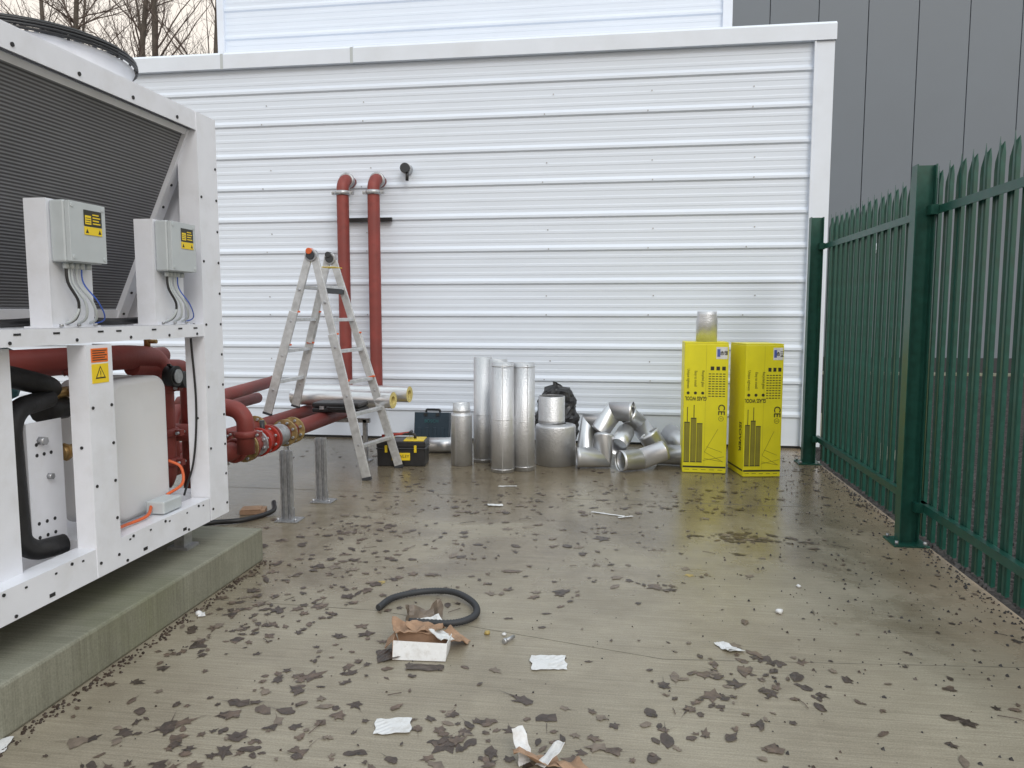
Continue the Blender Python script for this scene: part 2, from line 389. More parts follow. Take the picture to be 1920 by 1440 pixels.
w=MB('white'); rail_c(w,XB,-1,.35,.48,.10); w.box((XB,Y1-.1,.35),(XF-.12,Y1,.48)); w.box((XB,3.1,.35),(XF-.11,3.2,.45)); w.obj('base_rail',C)
w=MB('white'); w.box((XB+.1,Y0,.355),(-2.34,3.9,.362)); w.obj('base_tray',C)
for y in (1.5,2.75,3.80):
    for x in (XF-.40 if y<3.5 else XF-.16,XB+.2):
        w=MB('galv'); w.box((x-.06,y-.06,.20),(x+.06,y+.06,.215)); w.box((x-.03,y-.04,.214),(x+.03,y+.04,.35)); w.obj('mounting_foot',C)
def cpost(x,sgn,y0,y1,z0,z1,d,name='corner_post'):
    w=MB('white'); w.box((x,y0,z0),(x-sgn*.005,y1,z1)); w.box((x-sgn*.005,y0,z0),(x-sgn*d,y0+.005,z1)); w.box((x-sgn*.005,y1-.005,z0),(x-sgn*d,y1,z1))
    if sgn>0:
        zz=[z0+.06+i*.17 for i in range(int((z1-z0)/.17))]
        dots(w,[(x,y0+.02,z) for z in zz[::2]]+[(x,y1-.02,z) for z in zz])
        dots(w,[(x-d*.5,y0,z) for z in zz[::3]],(0,-1,0))
    return w.obj(name,C)
cpost(XF+.002,1,3.82,Y1,.352,2.55,.115)
cpost(XF+.003,1,2.90,3.06,.352,1.36,.09,'intermediate_post')
cpost(XF,1,Y0,Y0+.19,.352,2.55,.11)
cpost(XB,-1,3.82,Y1,.352,2.55,.11); cpost(XB,-1,2.4,2.5,.48,1.36,.09,'intermediate_post')
w=MB('white'); w.box((-2.31,2.36,.36),(-2.315,2.585,1.36)); w.box((-2.315,2.582,.36),(-2.36,2.585,1.36)); w.obj('side_panel',C)
w=MB('white'); w.box((XF,Y0,1.37),(XF-.006,3.82,1.435)); w.box((XF-.006,Y0,1.429),(-2.52,3.97,1.435)); w.box((XF-.006,Y0,1.37),(-2.33,3.82,1.376))
w.use('dark')
for y in (2.52,2.72,2.98,3.10,3.36,3.58,3.72): w.box((XF+.0005,y,1.412),(XF+.002,y+.035,1.420))
dots(w,[(XF,y,1.385) for y in (2.5,2.85,3.2,3.5,3.75)])
w.obj('deck_beam',C)
w=MB('white'); w.box((XB,Y0,1.37),(XB+.006,3.82,1.435)); w.box((XB,3.97,1.37),(XF-.12,Y1-.005,1.44)); w.obj('deck_beam',C)
w=MB('white'); w.box((XF-.002,Y0,2.455),(XF-.008,3.825,2.545)); w.box((XB,Y0,2.546),(XF-.004,Y1-.002,2.552)); w.box((XB,Y0,2.455),(XB+.006,3.82,2.545)); w.box((XB,Y1-.07,2.455),(XF-.12,Y1-.002,2.545))
dots(w,[(XF-.002,y,2.48) for y in (2.6,2.95,3.3,3.65)],r=.009)
w.obj('top_rail',C)
def slab(w,x0,z0,x1,z1,ya,yb,t):
    d=V((x1-x0,0,z1-z0)).normalized(); n=V((d.z,0,-d.x))
    if n.x<0: n=-n
    k=[]
    for y in (ya,yb):
        for (x,z,s) in ((x0,z0,0),(x1,z1,0),(x1,z1,1),(x0,z0,1)):
            k.append(w.av((x-n.x*t*s,y,z-n.z*t*s)))
    for q in ((0,1,2,3),(7,6,5,4),(0,4,5,1),(1,5,6,2),(2,6,7,3),(3,7,4,0)): w.af([k[i] for i in q])
w=MB('coil'); slab(w,-2.29,2.455,-2.735,1.50,Y0+.05,3.80,.03); w.obj('condenser_coil',C)
w=MB('white'); slab(w,-2.265,2.455,-2.73,1.44,3.80,3.875,.05); slab(w,-2.715,1.51,-2.735,1.44,Y0+.05,3.80,.05); slab(w,-2.27,2.457,-2.285,2.43,Y0+.05,3.80,.04)
w.use('dark')
for i in range(9):
    t=i/8*.9+.05; w.cyl((-2.265-.465*t+.001,3.83,2.455-1.015*t),(-2.265-.465*t+.006,3.83,2.453-1.015*t),.007,seg=8)
w.obj('coil_frame',C)
w=MB('coil'); slab(w,-4.44,2.455,-3.99,1.50,Y0+.05,3.88,.03); w.obj('condenser_coil',C)
w=MB('white')
k=[w.av(p) for p in ((-2.36,3.96,2.455),(-4.38,3.96,2.455),(-4.38,3.96,1.44),(-2.36,3.96,1.44),(-2.36,3.965,2.455),(-4.38,3.965,2.455),(-4.38,3.965,1.44),(-2.36,3.965,1.44))]
for q in ((0,1,2,3),(7,6,5,4),(0,4,5,1),(2,6,7,3),(1,5,6,2),(3,7,4,0)): w.af([k[i] for i in q])
w.box((-2.62,3.93,1.44),(-2.60,3.96,2.45)); w.box((-3.0,3.93,1.44),(-2.98,3.96,2.45))
w.obj('end_panel',C)
w=MB('white'); w.box((-3.95,Y0,1.44),(-2.78,3.95,1.446)); w.obj('coil_tray',C)
def fan(cx,cy):
    fe=subempty('fan',C)
    w=MB('white'); w.lathe((cx,cy,2.552),[(.50,0),(.50,.03),(.475,.045),(.465,.155),(.48,.168),(.47,.174),(.45,.155),(.445,.0)],40,caps=(False,False)); w.obj('fan_cowl',fe)
    w=MB('black'); o=.055
    def ring(r,z,t=.006):
        n=40; w.tube([(cx+r*cos(2*pi*i/n),cy+r*sin(2*pi*i/n),z+o) for i in range(n+1)],t,seg=6,caps=(False,False))
    for r,z in ((.49,2.675),(.49,2.69),(.485,2.705),(.46,2.722),(.42,2.738),(.37,2.75),(.31,2.76),(.25,2.766),(.18,2.77),(.11,2.772)): ring(r,z,.007)
    for i in range(12):
        a=2*pi*i/12; c,s=cos(a),sin(a)
        w.tube([(cx+r*c,cy+r*s,z+o) for r,z in ((.49,2.66),(.49,2.69),(.42,2.74),(.25,2.768),(.08,2.775))],.006,seg=6)
    w.cyl((cx,cy,2.75+o),(cx,cy,2.785+o),.09); w.obj('fan_guard',fe)
    w=MB('black'); w.cyl((cx,cy,2.56),(cx,cy,2.68),.09)
    for i in range(5):
        a=2*pi*i/5
        p=[V((cx+r*cos(a+q),cy+r*sin(a+q),2.62+h)) for r,q,h in ((.08,-.3,-.03),(.42,-.12,-.04),(.42,.35,.04),(.08,.4,.03))]
        w.quad(*p)
    w.obj('fan_blade',fe,solid=.005)
fan(-2.9,3.46); fan(-2.9,2.40); fan(-3.85,3.42)
def cbox(y):
    cb=subempty('control_box',C)
    w=MB('white'); w.box((-2.353,y-.016,1.436),(-2.29,y-.013,1.95)); w.box((-2.29,y-.016,1.436),(-2.255,y-.013,1.95)); w.box((-2.262,y-.013,1.436),(-2.258,y+.235,1.95)); w.box((-2.353,y+.232,1.436),(-2.262,y+.235,1.95)); w.box((-2.37,y-.03,1.436),(-2.24,y+.25,1.442))
    w.obj('mounting_bracket',cb)
    w=MB('grey'); w.box((-2.256,y,1.70),(-2.19,y+.22,1.945)); w.obj('enclosure',cb,bevel=.008)
    w=MB('grey'); w.box((-2.189,y+.003,1.703),(-2.17,y+.217,1.942))
    for a in (.02,.20):
        for z in (1.72,1.925): w.cyl((-2.17,y+a,z),(-2.167,y+a,z),.009,seg=10)
    w.obj('enclosure_lid',cb,bevel=.006)
    w=MB('ink'); w.box((-2.169,y+.085,1.85),(-2.1675,y+.19,1.915)); w.use('yellab'); w.box((-2.169,y+.085,1.815),(-2.1675,y+.19,1.848)); w.box((-2.1672,y+.09,1.857),(-2.1665,y+.125,1.893))
    w.use('ink')
    for i in range(3): w.box((-2.1672,y+.093,1.863+i*.009),(-2.1664,y+.122,1.866+i*.009))
    w.use('yellab')
    for i in range(4): w.box((-2.1672,y+.135,1.860+i*.012),(-2.1664,y+.135+.045-.008*(i%2),1.865+i*.012))
    w.use('ink')
    for i in range(2):
        c=y+.10+i*.075; w.af([w.av((-2.1668,c-.009,1.822)),w.av((-2.1668,c+.009,1.822)),w.av((-2.1668,c,1.840))])
    w.obj('warning_label',cb)
    w=MB('black')
    for a,m,s in ((.04,'black',.05),(.07,'grey',.10),(.10,'grey',.16),(.13,'blue',.20),(.05,'grey',.02)):
        w.use(m); w.tube(catmull([(-2.225,y+a,1.70),(-2.22,y+a,1.62),(-2.20,y+a+.02+s*.2,1.54),(-2.22,y+a+s*.6,1.47),(-2.30,y+a+s*.7,1.445)],6),.003 if m=='blue' else .006,seg=8)
    w.use('grey')
    for a in (.04,.07,.10,.13,.17): w.cyl((-2.225,y+a,1.675),(-2.225,y+a,1.70),.012,seg=10)
    w.use('galv')
    for a in (.0,.10,.2): w.cyl((-2.235,y+a+.01,1.442),(-2.235,y+a+.01,1.452),.008,seg=6)
    w.obj('cable_bundle',cb)
cbox(2.765); cbox(3.455)
w=MB('orangelab'); w.box((XF+.0035,2.925,1.285),(XF+.005,3.03,1.345)); w.use('ink')
for i in range(5): w.box((XF+.0052,2.932,1.293+i*.010),(XF+.0058,3.022-.012*(i%2),1.297+i*.010))
w.obj('warning_label',C)
w=MB('yellab'); w.box((XF+.0035,2.925,1.195),(XF+.005,3.03,1.278)); w.use('ink')
yc=2.9775
def tri(s,x):
    k=[w.av((x,yc-s,1.237-s*.7)),w.av((x,yc+s,1.237-s*.7)),w.av((x,yc,1.237+s))]; w.af(k)
tri(.033,XF+.0054); w.use('yellab'); tri(.024,XF+.0058); w.use('ink'); w.box((XF+.006,yc-.002,1.230),(XF+.0064,yc+.002,1.248)); w.box((XF+.006,yc-.002,1.222),(XF+.0064,yc+.002,1.226))
w.obj('warning_label',C)
def rbox(w,x0,x1,y0,y1,z0,z1,r,n=8,rd=.03):
    def loop(x,ins):
        pts=[]
        for cy,cz,a0 in ((y1-r,z1-r,0),(y0+r,z1-r,90),(y0+r,z0+r,180),(y1-r,z0+r,270)):
            for i in range(n+1):
                a=radians(a0+90*i/n); pts.append(w.av((x,cy+(r-ins)*cos(a),cz+(r-ins)*sin(a))))
        return pts
    ls=[loop(x0,0)]
    for q in range(5):
        a=q/4*pi/2; ls.append(loop(x1-rd+rd*sin(a),rd*(1-cos(a))))
    for a,b in zip(ls,ls[1:]):
        m=len(a)
        for i in range(m): w.af([a[i],a[(i+1)%m],b[(i+1)%m],b[i]],True)
    w.af(ls[-1]); w.af(list(reversed(ls[0])))
w=MB('lgrey'); rbox(w,-2.52,-2.40,3.27,3.73,.46,1.17,.085); rbox(w,-2.68,-2.535,3.27,3.73,.46,1.17,.085); w.use('dark'); rbox(w,-2.66,-2.50,3.28,3.72,.47,1.16,.08); w.obj('heat_exchanger',C)
w=MB('white'); w.box((-2.42,2.77,.50),(-2.425,2.97,1.04)); w.box((-2.425,2.77,.50),(-2.435,2.773,1.04))
pd=[(-2.42,2.81+.045*(i%3),.55+.06*(i//3)) for i in range(6)]+[(-2.42,2.82+.04*(i%3),.9+.045*(i//3)) for i in range(5)]
dots(w,pd,r=.008,h=.002); w.use('galv'); w.cyl((-2.42,2.84,.96),(-2.39,2.84,.96),.018,seg=6); w.cyl((-2.42,2.88,.80),(-2.40,2.88,.80),.014,seg=6)
w.obj('mounting_plate',C)
def one(m,name,fn,par):
    w=MB(m); fn(w); w.obj(name,par)
one('blackfoam','insulated_pipe',lambda w:w.tube([(-2.52,1.8,1.26),(-2.52,2.75,1.25),(-2.50,3.02,1.17),(-2.62,3.15,1.14)],.047,16,bend=.10),C)
one('blackfoam','insulated_pipe',lambda w:w.tube([(-2.5,3.0,1.12),(-2.46,2.73,1.10),(-2.44,2.73,.50),(-2.38,2.90,.50)],.042,16,bend=.11),C)
one('blackfoam','insulated_pipe',lambda w:w.tube([(-2.9,2.1,.9),(-2.85,2.7,.95),(-2.9,3.1,.6)],.04,12,bend=.1),C)
w=MB('brass')
w.cyl((-2.55,3.05,1.13),(-2.55,3.22,1.13),.026,seg=12); w.cyl((-2.55,3.10,1.08),(-2.55,3.10,1.18),.018,seg=8); w.cyl((-2.55,3.17,1.13),(-2.48,3.17,1.13),.022,seg=8)
w.use('blackfoam'); w.cyl((-2.55,3.0,1.06),(-2.55,3.16,1.06),.05,seg=12); w.use('red'); w.cyl((-2.52,3.12,1.22),(-2.49,3.16,1.24),.015,seg=8)
w.obj('valve',C)
w=MB('blackfoam'); w.cyl((-2.60,4.05,1.13),(-2.54,4.05,1.13),.06); w.use('galv'); w.cyl((-2.54,4.05,1.13),(-2.53,4.05,1.13),.04); w.obj('valve_actuator',C)
w=MB('brass'); w.cyl((-2.44,2.98,.88),(-2.44,3.10,.88),.03,seg=8); w.cyl((-2.44,3.0,.88),(-2.44,3.02,.88),.04,seg=6); w.obj('pipe_union',C)
w=MB('teal'); w.box((-3.9,3.3,1.0),(-3.4,3.9,1.30)); w.obj('compressor_housing',C,bevel=.05)
w=MB('black'); w.box((-4.2,1.6,.45),(-3.1,2.6,1.1)); w.obj('compressor_housing',C,bevel=.05)
w=MB('grey'); w.box((-2.36,3.44,.485),(-2.26,3.60,.55)); w.obj('junction_box',C,bevel=.008)
w=MB('orange')
w.tube(catmull([(-2.36,3.62,.54),(-2.33,3.72,.58),(-2.36,3.76,.66),(-2.42,3.74,.70)],8),.008,8)
w.tube(catmull([(-2.30,3.06,.66),(-2.28,3.065,.58),(-2.27,3.10,.52),(-2.30,3.2,.50),(-2.30,3.36,.50),(-2.34,3.46,.53)],8),.008,8)
w.use('black'); w.tube(catmull([(-2.29,3.79,1.36),(-2.28,3.80,1.0),(-2.30,3.79,.7),(-2.36,3.78,.5)],8),.006,6)
w.tube(catmull([(-2.45,2.4,1.46),(-2.42,2.7,1.455),(-2.45,3.1,1.47),(-2.4,3.3,1.455),(-2.43,3.75,1.465)],8),.016,8)
w.obj('wiring',C)

# ------------------------------------------------------------ red pipework
PW=thing('red_pipework','red oxide steel pipes with flanges running from wall to chiller','pipework',(-2.9,6.5,0))
pr=.068
def pipe(name,pts,r=pr,b=.14):
    w=MB('red'); w.tube(pts,r,24,bend=b); return w.obj(name,PW)
pipe('riser_pipe',[(-2.76,8.6,2.99),(-2.76,8.32,2.99),(-2.76,8.32,.50),(-2.76,8.05,.50)])
pipe('riser_pipe',[(-3.12,8.6,2.99),(-3.12,8.32,2.99),(-3.12,8.32,.50),(-3.12,8.05,.50)])
pipe('horizontal_pipe',[(-2.76,8.05,.50),(-2.76,4.98,.50),(-3.0,4.98,.46),(-3.0,4.3,.45),(-2.72,4.17,.45),(-2.72,4.17,1.22),(-2.72,3.9,1.25),(-2.85,2.0,1.27)],pr,.11)
pipe('horizontal_pipe',[(-3.12,8.05,.50),(-3.12,4.8,.50),(-3.12,4.5,.80),(-3.12,3.2,.82)],pr,.12)
pipe('horizontal_pipe',[(-3.5,7.3,.80),(-3.3,5.9,.80),(-3.05,4.75,.80),(-2.95,4.6,.45)],.055,.1)
pipe('horizontal_pipe',[(-3.7,7.3,.62),(-3.5,5.6,.66),(-3.4,4.75,.66)],.055,.1)
pipe('horizontal_pipe',[(-2.95,4.55,1.22),(-2.95,1.6,1.22)],.055,.1)
pipe('horizontal_pipe',[(-2.5,4.35,.75),(-2.9,4.35,.75),(-3.4,4.35,.75)],.055,.1)
pipe('vertical_pipe',[(-2.72,4.45,.38),(-2.72,4.45,1.15),(-2.72,3.9,1.19)],.05,.1)
pipe('vertical_pipe',[(-2.62,4.98,.50),(-2.62,4.98,.80),(-2.8,4.98,.84),(-3.12,4.98,.84)],.06,.09)
def coupling(c,ax,r=.088,wd=.05,m='galv',ear=True):
    w=MB(m); c=V(c); a=V(ax).normalized()
    w.rings([(c-a*wd/2,a,r*.86),(c-a*wd*.35,a,r),(c+a*wd*.35,a,r),(c+a*wd/2,a,r*.86)],24)
    if ear:
        s=a.orthogonal().normalized()
        if abs(a.z)>.9: s=V((1,0,0))
        elif abs(a.y)>.9: s=V((.7,0,.7)).normalized()
        for q in (-1,1):
            w.beam(c+s*q*r*.9,c+s*q*(r+.035),.04,.035,up=a); w.use('galv'); p=c+s*q*(r+.02); t=a.cross(s).normalized(); w.cyl(p-t*.04,p+t*.04,.009,seg=8); w.use(m)
    w.obj('pipe_coupling',PW)
for x in (-2.76,-3.12): coupling((x,8.32,2.83),(0,0,1)); coupling((x,8.46,2.99),(0,1,0),ear=False,m='galv')
coupling((-2.76,7.9,.5),(0,1,0)); coupling((-3.12,7.9,.5),(0,1,0)); coupling((-2.72,4.17,.78),(0,0,1),m='red'); coupling((-2.72,4.17,.60),(0,0,1),m='red'); coupling((-2.72,4.17,1.05),(0,0,1),m='red')
coupling((-3.18,5.3,.80),(.2,1,0),.075,.05,'red'); coupling((-2.72,4.45,.75),(0,0,1),.07,.05,'red'); coupling((-2.62,4.98,.64),(0,0,1),.08,.05,'red')
coupling((-2.9,3.75,1.22),(0,1,0),.075,.05,'red'); coupling((-2.95,3.2,1.22),(0,1,0),.075,.05,'red'); coupling((-2.76,5.08,.5),(0,1,0),.09,.05,'red')
def flange(c,m,r=.115,t=.022,bolts=True):
    w=MB(m); c=V(c); w.cyl(c-V((0,t/2,0)),c+V((0,t/2,0)),r,seg=32)
    if bolts:
        w.use('galv')
        for i in range(8):
            a=2*pi*(i+.5)/8; p=c+V((cos(a)*r*.8,0,sin(a)*r*.8)); w.cyl(p-V((0,t/2+.02,0)),p+V((0,t/2+.02,0)),.011,seg=6)
    w.obj('flange',PW)
for y,m in ((5.22,'gold'),(5.25,'red'),(5.40,'galv'),(5.44,'bright_red'),(5.58,'bright_red'),(5.62,'red'),(5.90,'gold'),(5.93,'galv'),(6.05,'gold')): flange((-2.76,y,.50),m,.112 if m!='galv' else .10)
for y,m in ((5.42,'gold'),(5.5,'red'),(6.1,'gold')): flange((-3.12,y,.50),m,.108)
w=MB('bright_red'); w.cyl((-2.76,5.45,.5),(-2.76,5.57,.5),.09,seg=24); w.use('black'); w.cyl((-2.76,5.51,.5),(-2.76,5.51,.66),.02,seg=10); w.use('galv'); w.rings([((-2.76,y,.5),(0,1,0),.082+.008*(i%2)) for i,y in enumerate((5.66,5.69,5.72,5.75,5.78,5.81,5.84))],24); w.obj('valve_body',PW)
w=MB('black'); w.cyl((-2.66,4.17,1.10),(-2.55,4.17,1.10),.05,seg=16); w.beam((-2.58,4.17,1.12),(-2.56,4.0,1.2),.02,.01); w.obj('valve',PW)
w=MB('black'); w.cyl((-2.72,4.2,.33),(-2.55,4.15,.36),.075,seg=20); w.use('galv'); w.cyl((-2.55,4.15,.36),(-2.53,4.145,.36),.05,seg=16); w.obj('pipe_end_cap',PW)
w=MB('brass'); w.cyl((-2.72,4.05,1.28),(-2.72,4.05,1.42),.018,seg=10); w.cyl((-2.72,4.05,1.33),(-2.66,4.05,1.33),.012,seg=8); w.obj('air_vent',PW)
w=MB('galv')
for x in (-3.4,-2.55):
    w.box((x-.02,7.28,0),(x+.02,7.32,.42)); w.box((x-.06,7.24,0),(x+.06,7.36,.008))
w.box((-3.45,7.28,.388),(-2.5,7.32,.429)); w.box((-3.42,5.73,0),(-3.38,5.77,.42))
w.obj('support_frame',PW)
w=MB('black'); w.box((-3.2,8.53,2.535),(-2.62,8.565,2.58)); w.obj('wall_bracket',PW)

S=thing('wall_sensor','small black round sensor fixed to the white cladding','sensor',(-2.44,8.58,3.09))
w=MB('galv'); w.cyl((-2.44,8.60,3.12),(-2.44,8.50,3.12),.062,seg=24); w.use('seam'); w.cyl((-2.44,8.50,3.12),(-2.44,8.46,3.12),.055,seg=24); w.obj('housing',S,bevel=.004)
w=MB('black'); w.cyl((-2.42,8.50,3.09),(-2.42,8.49,2.98),.018,seg=12); w.obj('stem',S)

def strut(x,y,lab):
    t=thing('strut_post',lab,'post',(x,y,0),'galvanised strut posts')
    w=MB('galv')
    for s in (-1,1):
        c=x+s*.021
        w.box((c-.0205,y-.02,.008),(c-.018,y+.02,.51)); w.box((c+.018,y-.02,.008),(c+.0205,y+.02,.51)); w.box((c-.018,y+.0175,.008),(c+.018,y+.02,.51)); w.box((c-.018,y-.02,.008),(c-.011,y-.0175,.51)); w.box((c+.011,y-.02,.008),(c+.018,y-.0175,.51))
    w.obj('channel',t)
    w=MB('galv'); w.box((x-.07,y-.075,0.0015),(x+.10,y+.075,.008)); w.box((x+.042,y-.02,.008),(x+.047,y+.02,.09))
    for a in (-.05,.08): w.cyl((x+a,y-.05,.008),(x+a,y-.05,.028),.01,seg=6)
    w.obj('base_plate',t)
strut(-2.37,5.08,'short galvanised strut post bolted to the wet concrete'); strut(-2.34,5.64,'short galvanised strut post bolted to the wet concrete')

# ------------------------------------------------------------ ladder
Ld=thing('step_ladder','aluminium hinged ladder standing open beside red pipes','ladder',(-2.7,6.7,0))
def lerp(a,b,t): return V(a)*(1-t)+V(b)*t
def rails(top0,bot0,top1,bot1,rungz,nm):
    for t,b in ((top0,bot0),(top1,bot1)):
        w=MB('alu'); t=V(t); b=V(b)
        w.beam(t,lerp(t,b,.55),.028,.066,up=(1,0,0))
        off=V((0,-.018 if t.y<6.7 else .018,0))
        w.beam(lerp(t,b,.34)+off,b+off,.022,.080,up=(1,0,0))
        w.use('galv')
        for q in (.2,.4,.62,.84):
            p=lerp(t,b,q)+off; w.cyl(p-V((0,.016,0)),p+V((0,.016,0)),.012,seg=8)
        w.use('seam'); w.beam(lerp(t,b,.985)+off,b+off,.03,.085,up=(1,0,0))
        w.obj(nm,Ld,bevel=.003)
    for z in rungz:
        q0=(top0[2]-z)/(top0[2]-bot0[2]); p0=lerp(top0,bot0,q0); q1=(top1[2]-z)/(top1[2]-bot1[2]); p1=lerp(top1,bot1,q1)
        w=MB('alu'); w.beam(p0,p1,.050,.030); w.obj('rung',Ld,bevel=.003)
    for q in (.34,.55):
        for t,b in ((top0,bot0),(top1,bot1)):
            w=MB('orange'); p=lerp(t,b,q); w.beam(p-V((.02,0,0)),p+V((.05,0,0)),.026,.016); w.obj('lock_tab',Ld,bevel=.003)
rails((-2.69,6.46,1.98),(-2.23,6.43,.0),(-2.69,6.90,1.98),(-2.10,6.96,.0),(.30,.585,.87,1.15,1.43,1.72),'front_rail')
rails((-2.75,6.46,1.98),(-3.16,6.43,.575),(-2.75,6.90,1.98),(-3.14,6.95,.575),(.87,1.15,1.43,1.72),'back_rail')
for y,m in ((6.46,'orange'),(6.90,'seam')):
    w=MB('galv'); w.cyl((-2.72,y-.03,2.0),(-2.72,y+.03,2.0),.055,seg=24); w.use('seam'); w.cyl((-2.72,y-.04,2.0),(-2.72,y-.03,2.0),.04,seg=20); w.use(m); w.cyl((-2.73,y-.048,2.035),(-2.73,y+.03,2.035),.028,seg=20); w.obj('hinge',Ld,bevel=.004)
w=MB('yellab'); w.box((-2.68,6.55,1.90),(-2.55,6.75,1.905)); w.obj('safety_label',Ld)
w=MB('seam'); w.beam((-2.62,6.47,1.69),(-2.62,6.92,1.69),.06,.045); w.obj('spreader_bar',Ld)

# ------------------------------------------------------------ insulation rolls & cases
def insul(y,z,x0,x1,sk,r=.08):
    t=thing('insulation_section','foil faced glass wool pipe section lying across red pipes','insulation',(x0,y,z),'foil faced pipe insulation')
    a=V((x0,y,z)); b=V((x1,y+sk,z)); d=(b-a).normalized()
    w=MB('foilwrap'); w.rings([(a,d,r),(lerp(a,b,.3),d,r+.0005),(lerp(a,b,.7),d,r-.0005),(b,d,r)],32,(False,False)); w.obj('foil_facing',t)
    w=MB('wool')
    w.rings([(a,d,r-.0005),(a,d,r*.5)],32,(False,False)); w.rings([(a,d,r*.5),(b,d,r*.5)],32,(False,False)); w.rings([(b,d,r*.5),(b,d,r-.0005)],32,(False,False)); w.obj('glass_wool',t)
insul(7.18,.655,-3.25,-2.16,-.18); insul(7.38,.69,-3.22,-2.06,-.16)
TC=thing('tool_case','closed black tool case resting on the red pipes','case',(-2.65,6.8,.57))
TX=Matrix.Translation((.09,-.02,0))
w=MB('black'); w.X=TX; w.box((-2.93,6.68,.57),(-2.47,6.94,.612)); w.box((-2.93,6.68,.616),(-2.47,6.94,.66)); w.obj('shell',TC,bevel=.012)
w=MB('galv'); w.X=TX; w.box((-2.85,6.665,.60),(-2.81,6.68,.63)); w.box((-2.57,6.665,.60),(-2.53,6.68,.63)); w.obj('latch',TC)
w=MB('black'); w.X=TX; w.tube([(-2.77,6.68,.62),(-2.77,6.64,.62),(-2.61,6.64,.62),(-2.61,6.68,.62)],.010,10,bend=.02); w.obj('handle',TC)
DC=thing('drill_case','dark blue moulded power tool case standing against the wall','case',(-2.1,8.3,0))
TD=Matrix.Translation((-2.1,8.25,0))@Matrix.Rotation(radians(-10),4,'X')
w=MB('tealcase'); w.X=TD; w.box((-.2,-.055,.0),(.2,.0,.37)); w.box((-.2,.004,.0),(.2,.055,.37))
for i in range(4): w.box((-.16+.09*i,-.065,.06),(-.12+.09*i,-.056,.20))
w.obj('shell',DC,bevel=.012)
w=MB('black'); w.X=TD; w.box((-.09,-.07,.33),(-.05,-.055,.36)); w.box((.05,-.07,.33),(.09,-.055,.36)); w.obj('latch',DC)
w=MB('black'); w.X=TD; w.tube([(-.08,0,.37),(-.08,0,.405),(.08,0,.405),(.08,0,.37)],.012,8,bend=.02); w.obj('handle',DC)
text('BOSCH',.05,TD@V((0,-.062,.27)),(1,0,0),(0,.17,.98),'teal','lettering',DC)
TB=thing('toolbox','black and yellow plastic toolbox beside the ladder foot','toolbox',(-2.15,7.2,0))
tx=Matrix.Translation((-2.12,7.18,0))@Matrix.Rotation(radians(6),4,'Z')
w=MB('black'); w.X=tx; w.box((-.235,-.13,.0),(.235,.13,.19)); w.box((-.245,-.14,.165),(.245,.14,.185)); w.obj('body',TB,bevel=.01)
w=MB('black'); w.X=tx; w.box((-.24,-.135,.19),(.24,.135,.245)); w.use('yellow'); w.box((.02,-.11,.243),(.22,.11,.256)); w.box((-.22,-.11,.243),(-.10,.11,.256)); w.obj('lid',TB,bevel=.010)
w=MB('yellow'); w.X=tx; w.box((-.155,-.15,.14),(-.13,-.136,.21)); w.box((.13,-.15,.14),(.155,-.136,.21)); w.box((-.09,-.137,.06),(.09,-.131,.135)); w.obj('latch',TB,bevel=.004)
w=MB('black'); w.X=tx; w.tube([(-.12,0,.25),(-.12,0,.30),(.12,0,.30),(.12,0,.25)],.014,10,bend=.03); w.obj('handle',TB)
text('STANLEY',.04,tx@V((0,-.139,.10)),(cos(.105),sin(.105),0),(0,0,1),'ink','lettering',TB)
HM=thing('hammer','hammer with red handle lying on the toolbox','hammer',(-2.2,7.2,.3))
w=MB('bright_red'); w.tube([(-2.32,7.12,.285),(-2.05,7.2,.31)],.014,8); w.obj('handle',HM)
w=MB('black'); w.cyl((-2.04,7.14,.31),(-2.06,7.27,.31),.018,seg=12); w.beam((-2.06,7.27,.31),(-2.08,7.33,.30),.03,.01); w.obj('head',HM)

# ------------------------------------------------------------ aluminium ducts
def duct(x,y,prof,lab,seams=()):
    t=thing('aluminium_cladding_tube',lab,'tube',(x,y,0),'upright aluminium cladding tubes')
    w=MB('stucco'); w.lathe((x,y,0.002),prof,40,caps=(False,False)); w.obj('shell',t,solid=.0015)
    rmax=prof[0][0]
    w=MB('sheet')
    for z in seams:
        w.lathe((x,y,z),[(rmax+.0005,-.004),(rmax+.004,0),(rmax+.0005,.004)],40,caps=(False,False))
    a=R.uniform(-2.2,-1.0); p=V((x+cos(a)*(rmax+.001),y+sin(a)*(rmax+.001),0))
    top=max(h for r,h in prof if abs(r-rmax)<.004)
    w.beam((p.x,p.y,.01),(p.x,p.y,top-.01),.003,.006,up=(cos(a),sin(a),0))
    w.obj('seam',t)
duct(-1.54,7.23,[(.104,0),(.104,.49),(.102,.50),(.084,.505),(.084,.53),(.088,.535),(.088,.545),(.084,.55),(.084,.61)],'short silver tube with a narrower collar on wet concrete')
duct(-1.36,7.42,[(.096,0),(.096,.51),(.092,.515),(.092,1.05)],'tall silver embossed tube standing behind others',(.03,.48))
duct(-1.21,7.42,[(.098,0),(.098,.5),(.096,.505),(.096,1.03)],'tall silver embossed tube standing behind others',(.03,))
duct(-1.09,6.985,[(.109,0),(.109,.52),(.106,.525),(.106,1.03)],'tall silver embossed tube standing in front',(.03,.50,1.0))
duct(-.905,7.08,[(.106,0),(.106,.50),(.104,.505),(.104,1.02)],'tall silver embossed tube with a joint halfway',(.04,.475,.99))
BN=thing('reducer_drum','wide silver drum with narrower round collar on top','duct reducer',(-.63,7.42,0))
w=MB('stucco'); w.lathe((-.63,7.42,.002),[(.20,0),(.20,.37),(.197,.385),(.19,.39)],48,caps=(True,False)); w.obj('drum',BN)
w=MB('sheet'); w.rings([((-.63,7.42,.39),(0,0,1),.192),((-.66,7.42,.405),(0,0,1),.133)],48,(False,False)); w.obj('shoulder',BN)
